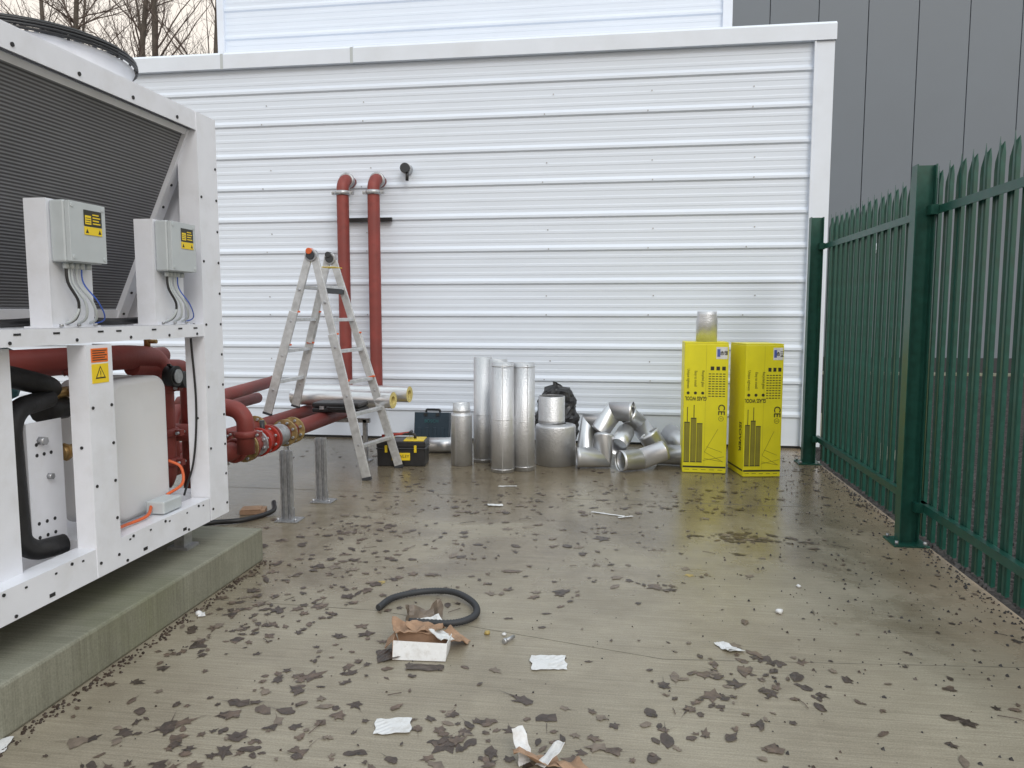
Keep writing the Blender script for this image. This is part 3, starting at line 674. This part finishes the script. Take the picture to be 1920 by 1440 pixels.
w=MB('stucco'); w.lathe((-.67,7.42,.40),[(.130,0),(.130,.03),(.133,.035),(.130,.04),(.130,.27),(.126,.275)],40,caps=(False,False)); w.obj('collar',BN,solid=.0015)
w=MB('sheet'); w.tube([(-2.03,7.8,.083),(-1.68,7.86,.083)],.08,32,caps=(False,False)); w.obj('tube_offcut',base=(-1.85,7.8,0),solid=.0015,label='short smooth silver tube lying on its side',cat='tube')
CN=MB('stucco'); CN.lathe((.80,7.36,1.221),[(.097,0),(.097,.20),(.088,.25),(.088,.285)],40,caps=(False,False)); CN.obj('duct_reducer',base=(.80,7.36,1.22),solid=.0015,label='silver tapered tube section standing on a yellow carton',cat='duct reducer')
def elbow(pos,A,B,la=.225,lb=.225,r=.097,lab='silver mitred duct elbow in a pile on the concrete'):
    # two straight sleeves meeting at an open obtuse mitre, as cut from smooth sheet
    A=V(A).normalized(); B=V(B).normalized(); Cc=A.cross(B).normalized()
    bis=(A+B).normalized()           # mitre plane contains bis and Cc ; its normal is (A-B)
    nrm=(A-B).normalized()
    w=MB('sheet'); n=44; c0=V(pos)
    def leg(D,L):
        U=Cc.cross(D).normalized()
        def ring(dist,rr,mitre=False):
            out=[]
            for i in range(n):
                a=2*pi*i/n; off=U*cos(a)*rr+Cc*sin(a)*rr
                if mitre: t=-off.dot(nrm)/D.dot(nrm); out.append(w.av(c0+off+D*t))
                else: out.append(w.av(c0+off+D*dist))
            return out
        ls=[ring(0,r,True),ring(L-.026,r),ring(L-.022,r+.004),ring(L-.018,r),ring(L,r)]
        for a,b in zip(ls,ls[1:]):
            for i in range(n): w.af([a[i],a[(i+1)%n],b[(i+1)%n],b[i]],True)
    leg(A,la); leg(B,lb)
    zmin=min(v.z for v in w.v)
    if pos[2]<.2:
        for v in w.v: v.z-=zmin-.002
    w.obj('duct_elbow',base=(pos[0],pos[1],0 if pos[2]<.2 else pos[2]-.1),solid=.0015,label=lab,cat='duct elbow',group='silver duct elbows')
elbow((-.17,7.26,.10),(-1,-.15,.0),(.10,.45,.85),la=.24)
elbow((.20,7.22,.10),(-.85,-.5,.0),(.75,.3,.25),lb=.26)
elbow((.42,7.52,.10),(.97,-.2,.0),(-.55,.0,.8),lb=.25)
elbow((-.06,7.66,.50),(1,-.25,.05),(-.55,.1,-.8),la=.20,lb=.25,lab='silver mitred duct elbow on top of a pile')
elbow((-.30,7.78,.36),(-.15,-.05,-.95),(.95,-.15,.1),la=.32,lb=.16)
elbow((.20,7.74,.36),(-.5,-.3,.45),(.55,-.35,-.75),la=.18,lb=.26,r=.092)
w=MB('sheet'); w.tube([(.72,7.52,.12),(.49,7.80,.28)],.10,40,caps=(False,False)); w.obj('duct_offcut',base=(.58,7.6,0),solid=.0015,label='silver tube leaning at the end of the elbow pile',cat='tube')
w=MB('sheet'); w.tube([(-.02,7.30,.20),(.06,7.62,.30)],.088,40,caps=(False,False)); w.obj('duct_offcut',base=(0,7.45,.1),solid=.0015,label='silver tube offcut lying within the elbow pile',cat='tube')

# black bag
w=MB('black'); n=36;mm=26
for j in range(mm+1):
    for i in range(n):
        a=2*pi*i/n; t=j/mm
        rr=.215*(max(0,1-(2*t-.85)**2/1.33))**.5 if t<.96 else .03
        p=V((cos(a)*rr,sin(a)*rr*.85,t*.75)); nn=noise.noise(p*7)*.05+abs(noise.noise(p*16))*.05; p+=V((cos(a)*nn,sin(a)*nn,noise.noise(p*12+V((5,5,5)))*.035)); p.z=max(0,p.z)
        w.av(V((-.67,7.98,0))+p)
for j in range(mm):
    for i in range(n): w.af([j*n+i,j*n+(i+1)%n,(j+1)*n+(i+1)%n,(j+1)*n+i],False)
w.obj('rubbish_bag',base=(-.67,7.98,0),label='full black plastic bag slumped behind the silver drum',cat='bag')

# ------------------------------------------------------------ yellow cartons
def carton(x,y,ang,wd,dp,h,num,side):
    t=thing('yellow_carton','tall yellow glass wool carton with black printing standing upside down','carton',(x,y,0),'yellow insulation cartons')
    c,s=cos(ang),sin(ang); XM=Matrix.Translation((x,y,0))@Matrix.Rotation(ang,4,'Z')
    w=MB('carton'); w.X=XM
    w.box((0,0,.002),(wd,dp,h-.012)); w.obj('box',t,bevel=.006)
    w=MB('carton'); w.X=XM; w.box((.002,.002,h-.011),(wd-.002,dp/2-.002,h)); w.box((.002,dp/2+.002,h-.011),(wd-.002,dp-.002,h-.002)); w.use('brown'); w.box((.0,dp/2-.002,h-.011),(wd,dp/2+.002,h-.006)); w.obj('top_flap',t)
    fx=lambda a,z,o=.0015: XM@V((a,-o,z)); xd=V((c,s,0)); zd=V((0,0,1))
    w=MB('ink'); w.X=XM
    o0,o1=-.0008,-.0014
    def r(a0,z0,a1,z1,m,oo=0): w.use(m); w.box((a0*wd,o0-oo,z0),(a1*wd,o1-oo,z1))
    r(0.01,.050,.99,.066,'ink')
    for i in range(5): r(.05+i*.19,.03,.05+i*.19+.11,.034,'inkbrown')
    for a,zt in ((.09,.48),(.24,.52),(.38,.47)):
        r(a-.064,.10,a+.064,zt,'inkpale')
        for q in (-.062,-.037,-.008,.018,.044): r(a+q,.10,a+q+.014,zt,'inkbrown',.0007)
        r(a-.064,zt-.008,a+.064,zt,'ink',.0009); r(a-.064,.10,a+.064,.108,'ink',.0009)
    r(.085,.48,.105,.62,'inkbrown'); r(.235,.52,.255,.64,'inkbrown')
    w.use('inkbrown')
    for (a,z),(b,q) in (((.5,.20),(.80,.42)),((.5,.20),(.93,.11)),((.47,.12),(.95,.16)),((.55,.25),(.9,.20)),((.5,.14),(.93,.11))):
        w.beam((a*wd,-.0012,z),(b*wd,-.0012,q),.0008,.0025)
    for i in range(10):
        for k in range(5): r(.56+k*.080,.72+i*.023,.56+k*.080+.055,.728+i*.023,'ink' if (i*3+k)%4 else 'inkbrown')
    r(.60,.965,.68,1.0,'ink'); r(.73,.965,.81,1.0,'ink'); r(.86,.965,.94,1.0,'ink')
    r(.72,1.07,.97,1.18,'paper'); r(.74,1.09,.81,1.16,'bluelab',.0007)
    w.use('ink')
    for i in range(3): w.cyl((.10*wd+i*.066,-.001,.752),(.10*wd+i*.066,-.0016,.752),.014,seg=14)
    r(.497,.07,.501,h-.02,'inkpale')
    w.obj('printed_artwork',t)
    text('GLASS WOOL',.052,fx(.28*wd,.702,.002),-xd,-zd,'ink','lettering',t,sx=.60,bold=.001)
    for i,sx_ in enumerate(('Unique tightness','Easy to install','Recycled glass')):
        text(sx_,.034,fx(.10*wd+i*.066,.885,.002),-zd,xd,'ink','lettering',t,sx=.8)
    text('CE',.085,fx(.86*wd,.60,.002),-zd,xd,'ink','lettering',t,bold=.001)
    text(num,.042,fx(.89*wd,1.125,.003),-zd,xd,'ink','lettering',t,sx=.9,bold=.001)
    w=MB('ink'); w.X=XM
    for i in range(12):
        a0=2*pi*i/12; a1=2*pi*(i+1)/12
        w.beam((.86*wd+cos(a0)*.022,-.0015,.515+sin(a0)*.022),(.86*wd+cos(a1)*.022,-.0015,.515+sin(a1)*.022),.003,.0008,up=(0,1,0))
    w.beam((.86*wd-.012,-.0015,.515),(.86*wd+.012,-.0015,.515),.004,.0008,up=(0,1,0))
    w.obj('recycling_mark',t)
    if side:
        yd=V((-s,c,0)); p=XM@V((-.0025,dp*.22,.36)); text('ISOVER',.085,p,-zd,-yd,'ink','lettering',t,bold=.002)
        w=MB('ink'); w.X=XM; w.box((-.0014,.01,.050),(-.0008,dp-.01,.066)); w.obj('printed_artwork',t)
    return t
carton(.585,7.165,radians(-1),.397,.40,1.222,'89\n40',False)
carton(1.115,7.03,radians(10),.345,.44,1.215,'114\n40',True)

# ------------------------------------------------------------ litter
w=MB('seam'); path=catmull([(-1.19,3.55,.02),(-1.15,3.70,.02),(-1.01,3.80,.022),(-.85,3.785,.03),(-.72,3.65,.03),(-.69,3.52,.022),(-.78,3.42,.02),(-.99,3.41,.02)],22)
w.tube(path,.018,12,rf=lambda i:.0175 if i%2 else .0145); w.obj('flexible_conduit',base=(-.9,3.6,0),label='curved length of black corrugated conduit on wet concrete',cat='hose')
w=MB('black'); w.tube(catmull([(-3.0,4.75,.02),(-2.83,4.88,.02),(-2.65,4.98,.02),(-2.55,5.2,.025),(-2.6,5.34,.06)],10),.018,10); w.obj('flexible_conduit',base=(-2.7,5,0),label='black hose curling from under the chiller end',cat='hose')
w=MB('brown'); w.X=Matrix.Translation((-2.71,5.23,0))@Matrix.Rotation(.3,4,'Z'); w.box((-.09,-.06,0.001),(.09,.06,.035)); w.box((-.08,-.065,.035),(.06,.05,.043)); w.obj('timber_block',base=(-2.71,5.23,0),bevel=.004,label='small dark timber block on the ground',cat='block')

def sheet(w,cx,cy,z,lx,ly,rot,crump,nx=8,tilt=(0,0),seed=0):
    X=Matrix.Translation((cx,cy,z))@Matrix.Rotation(rot,4,'Z')@Matrix.Rotation(tilt[0],4,'X')@Matrix.Rotation(tilt[1],4,'Y')
    ids=[]
    for j in range(nx+1):
        for i in range(nx+1):
            u=(i/nx-.5)*lx; v=(j/nx-.5)*ly
            e=1 if i in (0,nx) or j in (0,nx) else 0
            p=V((u+noise.noise(V((v*25+seed,seed,0)))*.012*e,v+noise.noise(V((u*25+seed,seed,3)))*.012*e,(noise.noise(V((u*9+seed,v*9,0)))+.4*noise.noise(V((u*28+seed,v*28,1))))*crump))
            q=X@p; q.z=max(q.z,.004+.002*((i+j)%2)); ids.append(w.av(q))
    for j in range(nx):
        for i in range(nx):
            a=j*(nx+1)+i; w.af([ids[a],ids[a+1],ids[a+nx+2],ids[a+nx+1]],False)
TBX=thing('torn_cardboard_box','torn small carton with white panel and brown flaps lying wet','box',(-.87,3.2,0))
BX=Matrix.Translation((-.845,3.05,0))@Matrix.Rotation(radians(4),4,'Z')
w=MB('paper'); w.X=BX; w.quad((-.115,0,.003),(.115,0,.003),(.118,.03,.070),(-.118,.035,.074)); w.quad((.115,0,.003),(.118,.03,.070),(.125,.12,.075),(.115,.13,.003))
w.X=None; sheet(w,-.77,3.16,.075,.08,.09,.9,.02,seed=88,tilt=(.25,.5)); w.obj('white_panel',TBX,solid=.003)
w=MB('brown'); w.X=BX
w.quad((-.115,0,.004),(.115,0,.004),(.11,.13,.004),(-.11,.13,.004))
w.quad((-.115,.0,.003),(-.12,.035,.074),(-.135,.13,.07),(-.11,.13,.003)); w.quad((-.11,.13,.003),(-.125,.13,.075),(.12,.12,.07),(.11,.13,.003)); w.quad((-.12,.04,.074),(-.125,.13,.075),(-.17,.15,.03),(-.165,.07,.02))
w.X=None
sheet(w,-.93,3.20,.075,.15,.12,.5,.05,seed=3,tilt=(.2,.2)); sheet(w,-.73,3.24,.035,.12,.12,-.3,.05,seed=8,tilt=(-.1,.3)); sheet(w,-.86,3.22,.080,.16,.11,.1,.06,seed=17,tilt=(-.2,0))
w.obj('brown_flap',TBX,solid=.003)
w=MB('paper','leaf3'); w.use('leaf3'); sheet(w,-.93,3.47,.03,.18,.11,.2,.08,seed=12,tilt=(.3,-.2)); w.use('paper'); sheet(w,-.90,3.42,.02,.12,.05,.5,.05,seed=14); w.obj('crumpled_film',TBX,solid=.002)
w=MB('leaf1'); sheet(w,-.99,3.08,.008,.10,.12,.4,.02,seed=31); sheet(w,-.80,2.99,.006,.16,.05,.1,.012,seed=33); w.obj('soggy_scrap',TBX)
TR=thing('torn_cardboard_scrap','torn white and brown cardboard scrap on wet concrete','litter',(-.26,2.42,0))
w=MB('paper'); sheet(w,-.31,2.40,.05,.05,.12,.5,.03,seed=41,tilt=(.9,.4)); sheet(w,-.21,2.38,.04,.05,.10,-.6,.03,seed=45,tilt=(.8,-.5)); w.obj('white_flap',TR,solid=.002)
w=MB('brown'); sheet(w,-.26,2.37,.025,.15,.10,.2,.06,seed=51); sheet(w,-.14,2.36,.02,.09,.07,.7,.04,seed=57); w.obj('brown_flap',TR,solid=.002)
def paper(x,y,lx,ly,rot,seed,lab='piece of wet white paper lying on the concrete',cr=.006):
    w=MB('paper'); sheet(w,x,y,.006,lx,ly,rot,cr,seed=seed)
    w.obj('paper_scrap',base=(x,y,0),solid=.0008,label=lab,cat='litter',group='white paper scraps')
paper(-.29,3.11,.15,.13,.15,1); paper(-.80,2.53,.13,.10,.2,2); paper(.48,3.37,.05,.11,.5,3,'small folded white paper strip on the concrete',.03); paper(.52,3.34,.07,.04,.2,9,'small folded white paper strip on the concrete',.02)
paper(-.95,5.70,.12,.06,.1,4); paper(-2.11,2.20,.06,.11,.3,6)
paper(-2.04,3.37,.035,.035,.3,5,'tiny white foam scrap beside the plinth',.02)
def lump(x,y,r,m,nm,lab):
    w=MB(m)
    n=10
    for j in range(7):
        for i in range(n):
            a=2*pi*i/n; ph=pi*j/6; p=V((sin(ph)*cos(a),sin(ph)*sin(a),cos(ph)*.7)); k=1+noise.noise(p*1.5+V((x*9,y*9,0)))*.5; w.av(V((x,y,r*.65))+p*r*k)
    for j in range(6):
        for i in range(n): w.af([j*n+i,j*n+(i+1)%n,(j+1)*n+(i+1)%n,(j+1)*n+i],True)
    w.obj(nm,base=(x,y,0),label=lab,cat='litter',group='small foam lumps')
for x,y,r in ((.80,3.81,.018),(.98,4.2,.012),(-2.06,3.38,.016),(-.52,3.36,.010)): lump(x,y,r,'paper','foam_lump','small white foam lump on wet concrete')
lump(-.60,3.36,.014,'leafy','foam_lump','small yellow wool lump on wet concrete')
w=MB('galv'); w.cyl((-.50,3.28,.013),(-.47,3.33,.013),.008,seg=10); w.cyl((-.508,3.268,.013),(-.50,3.28,.013),.013,seg=6); w.obj('loose_bolt',base=(-.46,3.32,0),label='loose steel bolt on the concrete',cat='bolt')
w=MB('paper'); sheet(w,-.08,5.56,.004,.26,.022,-.35,.012,seed=71); sheet(w,.05,5.5,.004,.12,.02,.5,.012,seed=78); w.obj('plastic_film_scrap',base=(-.1,5.6,0),solid=.0008,label='scraps of crumpled clear white plastic film on concrete',cat='litter')
w=MB('paper'); sheet(w,-.95,6.35,.004,.16,.02,.2,.012,seed=75); w.obj('plastic_film_scrap',base=(-.95,6.35,0),solid=.0008,label='thin strip of white plastic film on concrete',cat='litter')

# leaves (stuff)
w=MB('leaf1','leaf2','leaf3','leafy')
def leaf(x,y,s,mi,curl=.15):
    w.m=mi; rot=R.uniform(0,2*pi); kind=R.random()
    if kind<.45: rs=[1.1,.58,.98,.5,.88,.5,.48,.5,.88,.5,.98,.58]
    elif kind<.8: rs=[1.05,.8,.65,.58,.52,.58,.72,.58,.52,.58,.65,.8]
    else: rs=[R.uniform(.4,1.05) for _ in range(12)]
    asp=R.uniform(.5,1)
    z0=R.uniform(.0015,.004); tz=R.uniform(0,.2)*s*curl; ta=R.uniform(0,6.28)
    c=w.av((x,y,z0+.001)); ids=[]
    for i,r in enumerate(rs):
        a=2*pi*i/12+R.uniform(-.12,.12); r*=R.uniform(.75,1.2); px=cos(a)*r*s; py=sin(a)*r*s*asp
        z=z0+max(0,tz*(cos(a-ta))*r+R.uniform(-.001,.0018))
        ids.append(w.av((x+px*cos(rot)-py*sin(rot),y+px*sin(rot)+py*cos(rot),z)))
    for i in range(12): w.af([c,ids[i],ids[(i+1)%12]])
    if R.random()<.3:
        L=s*R.uniform(.8,1.5); a=rot
        e=w.av((x+cos(a)*(s+L),y+sin(a)*(s+L),.004)); p=w.av((x+cos(a+.04)*s*.8,y+sin(a+.04)*s*.8,.004)); q=w.av((x+cos(a-.04)*s*.8,y+sin(a-.04)*s*.8,.004)); w.af([e,p,q])
def okp(x,y):
    if x>1.93 or y>8.5: return False
    if x<-2.10 and y<4.26: return False
    return y>1.7
cl=[(-1.62,2.29,.20,.10,26),(-1.59,2.43,.10,.05,12),(-1.20,2.33,.20,.08,22),(-1.75,3.25,.16,.14,44),(-1.6,3.5,.22,.10,34),(-1.95,2.95,.08,.22,22),(-1.95,3.7,.1,.25,22),(-1.60,4.20,.26,.18,52),(-1.45,3.85,.22,.15,22),(.84,5.09,.18,.05,70),(.50,3.14,.16,.08,32),(.62,2.98,.18,.10,24),(.36,2.88,.14,.1,14),(.16,2.61,.2,.10,16),(-.64,2.57,.16,.07,26),(-1.65,4.85,.30,.14,46),(-.31,3.95,.18,.08,14),(-1.28,2.84,.13,.08,18),(-.46,2.42,.22,.08,22),(-.2,2.6,.2,.08,10),(-1.3,2.65,.3,.1,16),(.1,2.38,.35,.06,14),(-.7,4.7,.35,.2,26),(-1.1,5.6,.45,.25,44),(-.3,6.1,.45,.25,28),(.9,6.3,.4,.2,32),(-1.9,5.0,.2,.3,22),(.15,4.1,.12,.06,8),(.5,5.9,.3,.12,22),(-1.8,6.2,.3,.3,26),(-.9,2.3,.25,.05,12),(1.7,7.3,.12,.5,26),(-1.2,3.1,.1,.12,8),(-.9,3.02,.12,.05,6),(-2.6,4.7,.3,.2,14),(-2.6,7.6,.5,.4,30),(-.05,5.1,.25,.1,16),(-.6,4.2,.3,.2,14)]
for cx,cy,sx,sy,n in cl:
    for _ in range(n):
        x=R.gauss(cx,sx); y=R.gauss(cy,sy)
        if okp(x,y): leaf(x,y,min(.052,max(.010,R.lognormvariate(-3.58,.42))),R.choice((0,0,0,1,1,2)))
for _ in range(640):
    x=R.uniform(-2.1,1.9); y=1.9+6.3*R.random()**1.05
    if okp(x,y) and not (x>.6 and y<4.5 and R.random()<.5): leaf(x,y,min(.045,max(.005,R.lognormvariate(-3.95,.55))),R.choice((0,0,1,1,2)))
leaf(.40,4.31,.04,3); leaf(-1.3,3.95,.04,3); leaf(.9,3.2,.03,2)
for cx,cy in ((-1.60,2.40),(.52,3.15),(-.58,2.45),(.18,2.58),(-1.25,2.85),(.38,2.93),(-1.33,2.30),(-.3,3.95),(.2,4.1),(-.1,4.95),(-.35,2.78)):
    leaf(cx,cy,R.uniform(.060,.080),R.choice((0,1)))
w.obj('leaf_litter',kind='stuff')
w=MB('chip','leaf1')
def chip(w,x,y,s,z0=.001):
    k=[]
    for dx,dy,dz in ((-1,-.6,0),(.8,-1,0),(1,.7,0),(-.7,1,0),(-.5,-.3,1),(.5,-.4,.9),(.4,.4,1.1),(-.4,.5,.8)):
        k.append(w.av((x+dx*s*R.uniform(.6,1.1),y+dy*s*R.uniform(.6,1.1),z0+dz*s*R.uniform(.7,1.2))))
    for q in ((4,5,6,7),(0,1,5,4),(1,2,6,5),(2,3,7,6),(3,0,4,7)): w.af([k[i] for i in q])
for _ in range(1300):
    x=1.93-abs(R.gauss(0,.75)); y=R.uniform(1.9,8.2)
    if R.random()<.35: x=R.uniform(-2,1.9)
    if okp(x,y): w.m=R.choice((0,0,1)); chip(w,x,y,R.choice((.002,.003,.004,.005,.008 if x>.5 else .003)))
for _ in range(500):
    x=1.95-abs(R.gauss(0,.05)); y=R.uniform(2.5,8.2); w.m=R.choice((0,0,1)); chip(w,min(x,1.96),y,R.uniform(.003,.009))
for _ in range(400):
    y=R.uniform(2,4.2); x=-2.12+abs(R.gauss(0,.03)); w.m=1; chip(w,x,y,R.uniform(.003,.008))
w.obj('stone_chips',kind='stuff')
w=MB('leaf1','twigs')
for _ in range(50):
    x=R.uniform(-2,1.8); y=R.uniform(2,7.5); a=R.uniform(0,pi); L=R.uniform(.03,.12)
    if okp(x,y):
        w.m=R.choice((0,1)); w.tube([(x,y,.005),(x+cos(a)*L*.5,y+sin(a)*L*.5,.007),(x+cos(a+.08)*L,y+sin(a+.08)*L,.005)],.0016,5)
w.obj('fallen_twigs',kind='stuff')
w=MB('chip')
for _ in range(2600):
    y=R.uniform(2.3,9); x=1.99+abs(R.gauss(0,.9)); chip(w,x,y,R.uniform(.008,.02),-.03)
w.obj('loose_gravel',kind='stuff')

# ------------------------------------------------------------ trees
def tree_mesh(seed,H):
    r=random.Random(seed); tr=MB('bark'); cr=MB('twigs')
    def branch(mb,p,d,L,r0,nseg,wob,seg):
        pts=[V(p)]; dirs=[V(d).normalized()]
        for i in range(nseg):
            dd=(dirs[-1]+V((r.gauss(0,wob),r.gauss(0,wob),r.gauss(0,wob)+.03))).normalized(); dirs.append(dd); pts.append(pts[-1]+dd*L/nseg)
        mb.rings([(pts[i],dirs[i],max(.004,r0*(1-.8*i/nseg))) for i in range(nseg+1)],seg,(False,False)); return pts,dirs
    pts,dirs=branch(tr,(0,0,0),(0,0,1),H,.19,14,.03,8)
    for k in range(26):
        t=r.uniform(.28,.97); i=int(t*14); p=pts[min(i,13)].lerp(pts[min(i+1,14)],t*14-i)
        a=r.uniform(0,2*pi); up=r.uniform(.6,1.6); d=V((cos(a),sin(a),up)); L=(1.05-t)*H*.36+.8
        bp,bd=branch(cr,p,d,L,.04*(1.15-t)+.010,6,.12,5)
        for q in range(8):
            j=r.randint(1,6); a2=r.uniform(0,2*pi); d2=(bd[j]*.9+V((cos(a2),sin(a2),r.uniform(-.1,.9)))*.8)
            sp,sd=branch(cr,bp[j],d2,L*r.uniform(.2,.42),.010,4,.16,4)
            for z in range(4):
                jj=r.randint(1,4); a3=r.uniform(0,2*pi); d3=sd[jj]+V((cos(a3),sin(a3),r.uniform(-.2,.8)))*.8
                branch(cr,sp[jj],d3,L*r.uniform(.07,.18),.005,3,.2,3)
    return tr,cr
locs=[(-18.4,24,0,15.5),(-16.8,23.5,1,15),(-13.7,24.5,2,15.5),(-20.6,25,1,15.5),(-15.3,29,0,15),(-22.5,29,2,15),(-19.6,32,1,15),(-15.3,24,2,15)]
protos=[tree_mesh(sd,H) for sd,H in ((3,15.5),(8,15),(21,15))]
built={}
for x,y,k,H in locs:
    e=thing('bare_tree','tall leafless winter tree with fine bare twigs','tree',(x,y,-.03),'bare trees behind the building')
    e.rotation_euler=(0,0,R.uniform(0,6.28)); s=H/15*R.uniform(.97,1.06); e.scale=(s,s,s)
    if k not in built:
        a=protos[k][0].obj('trunk',None); b=protos[k][1].obj('crown',None); built[k]=(a,b)
    else:
        a=built[k][0].copy(); b=built[k][1].copy(); COL.objects.link(a); COL.objects.link(b)
    a.parent=e; b.parent=e; a.location=(0,0,0); b.location=(0,0,0)

for o in bpy.data.objects:
    if '_b' in o: del o['_b']

# ------------------------------------------------------------ world, light, camera
wd=bpy.data.worlds.new('World'); sc.world=wd; wd.use_nodes=True; nt=wd.node_tree; bg=nt.nodes['Background']; N=nt.nodes.new; L=nt.links.new
sky=N('ShaderNodeTexSky'); sky.sky_type='NISHITA'; sky.sun_disc=False; sky.sun_elevation=radians(38); sky.sun_rotation=radians(152); sky.dust_density=2; sky.air_density=1.2
tc=N('ShaderNodeTexCoord'); sx=N('ShaderNodeSeparateXYZ'); L(tc.outputs['Generated'],sx.inputs[0])
rp=N('ShaderNodeValToRGB'); rp.color_ramp.elements[0].position=0; rp.color_ramp.elements[0].color=(.86,.76,.64,1); rp.color_ramp.elements[1].position=.85; rp.color_ramp.elements[1].color=(.88,.97,1.0,1)
e=rp.color_ramp.elements.new(.38); e.color=(.93,.84,.73,1)
e=rp.color_ramp.elements.new(.55); e.color=(.88,.92,.98,1)
L(sx.outputs['Z'],rp.inputs[0])
mlt=N('ShaderNodeMixRGB'); mlt.blend_type='MULTIPLY'; mlt.inputs[0].default_value=1; L(rp.outputs[0],mlt.inputs[1]); mlt.inputs[2].default_value=(11,11,11,1)
mx=N('ShaderNodeMixRGB'); mx.inputs[0].default_value=.82; L(sky.outputs[0],mx.inputs[1]); L(mlt.outputs[0],mx.inputs[2]); L(mx.outputs[0],bg.inputs['Color']); bg.inputs['Strength'].default_value=.124
sl=bpy.data.lights.new('sun','SUN'); sl.energy=1.05; sl.angle=radians(25); sl.color=(1,.97,.92); so=bpy.data.objects.new('sun',sl); COL.objects.link(so)
so.rotation_euler=(radians(52),0,radians(28))
cam=bpy.data.cameras.new('camera'); cam.lens=36*1420/1920; cam.sensor_width=36; cam.clip_end=2000; co=bpy.data.objects.new('camera',cam); COL.objects.link(co)
co.location=(0,0,1.5); co.rotation_euler=(radians(90-5.43),0,radians(8.18)); sc.camera=co
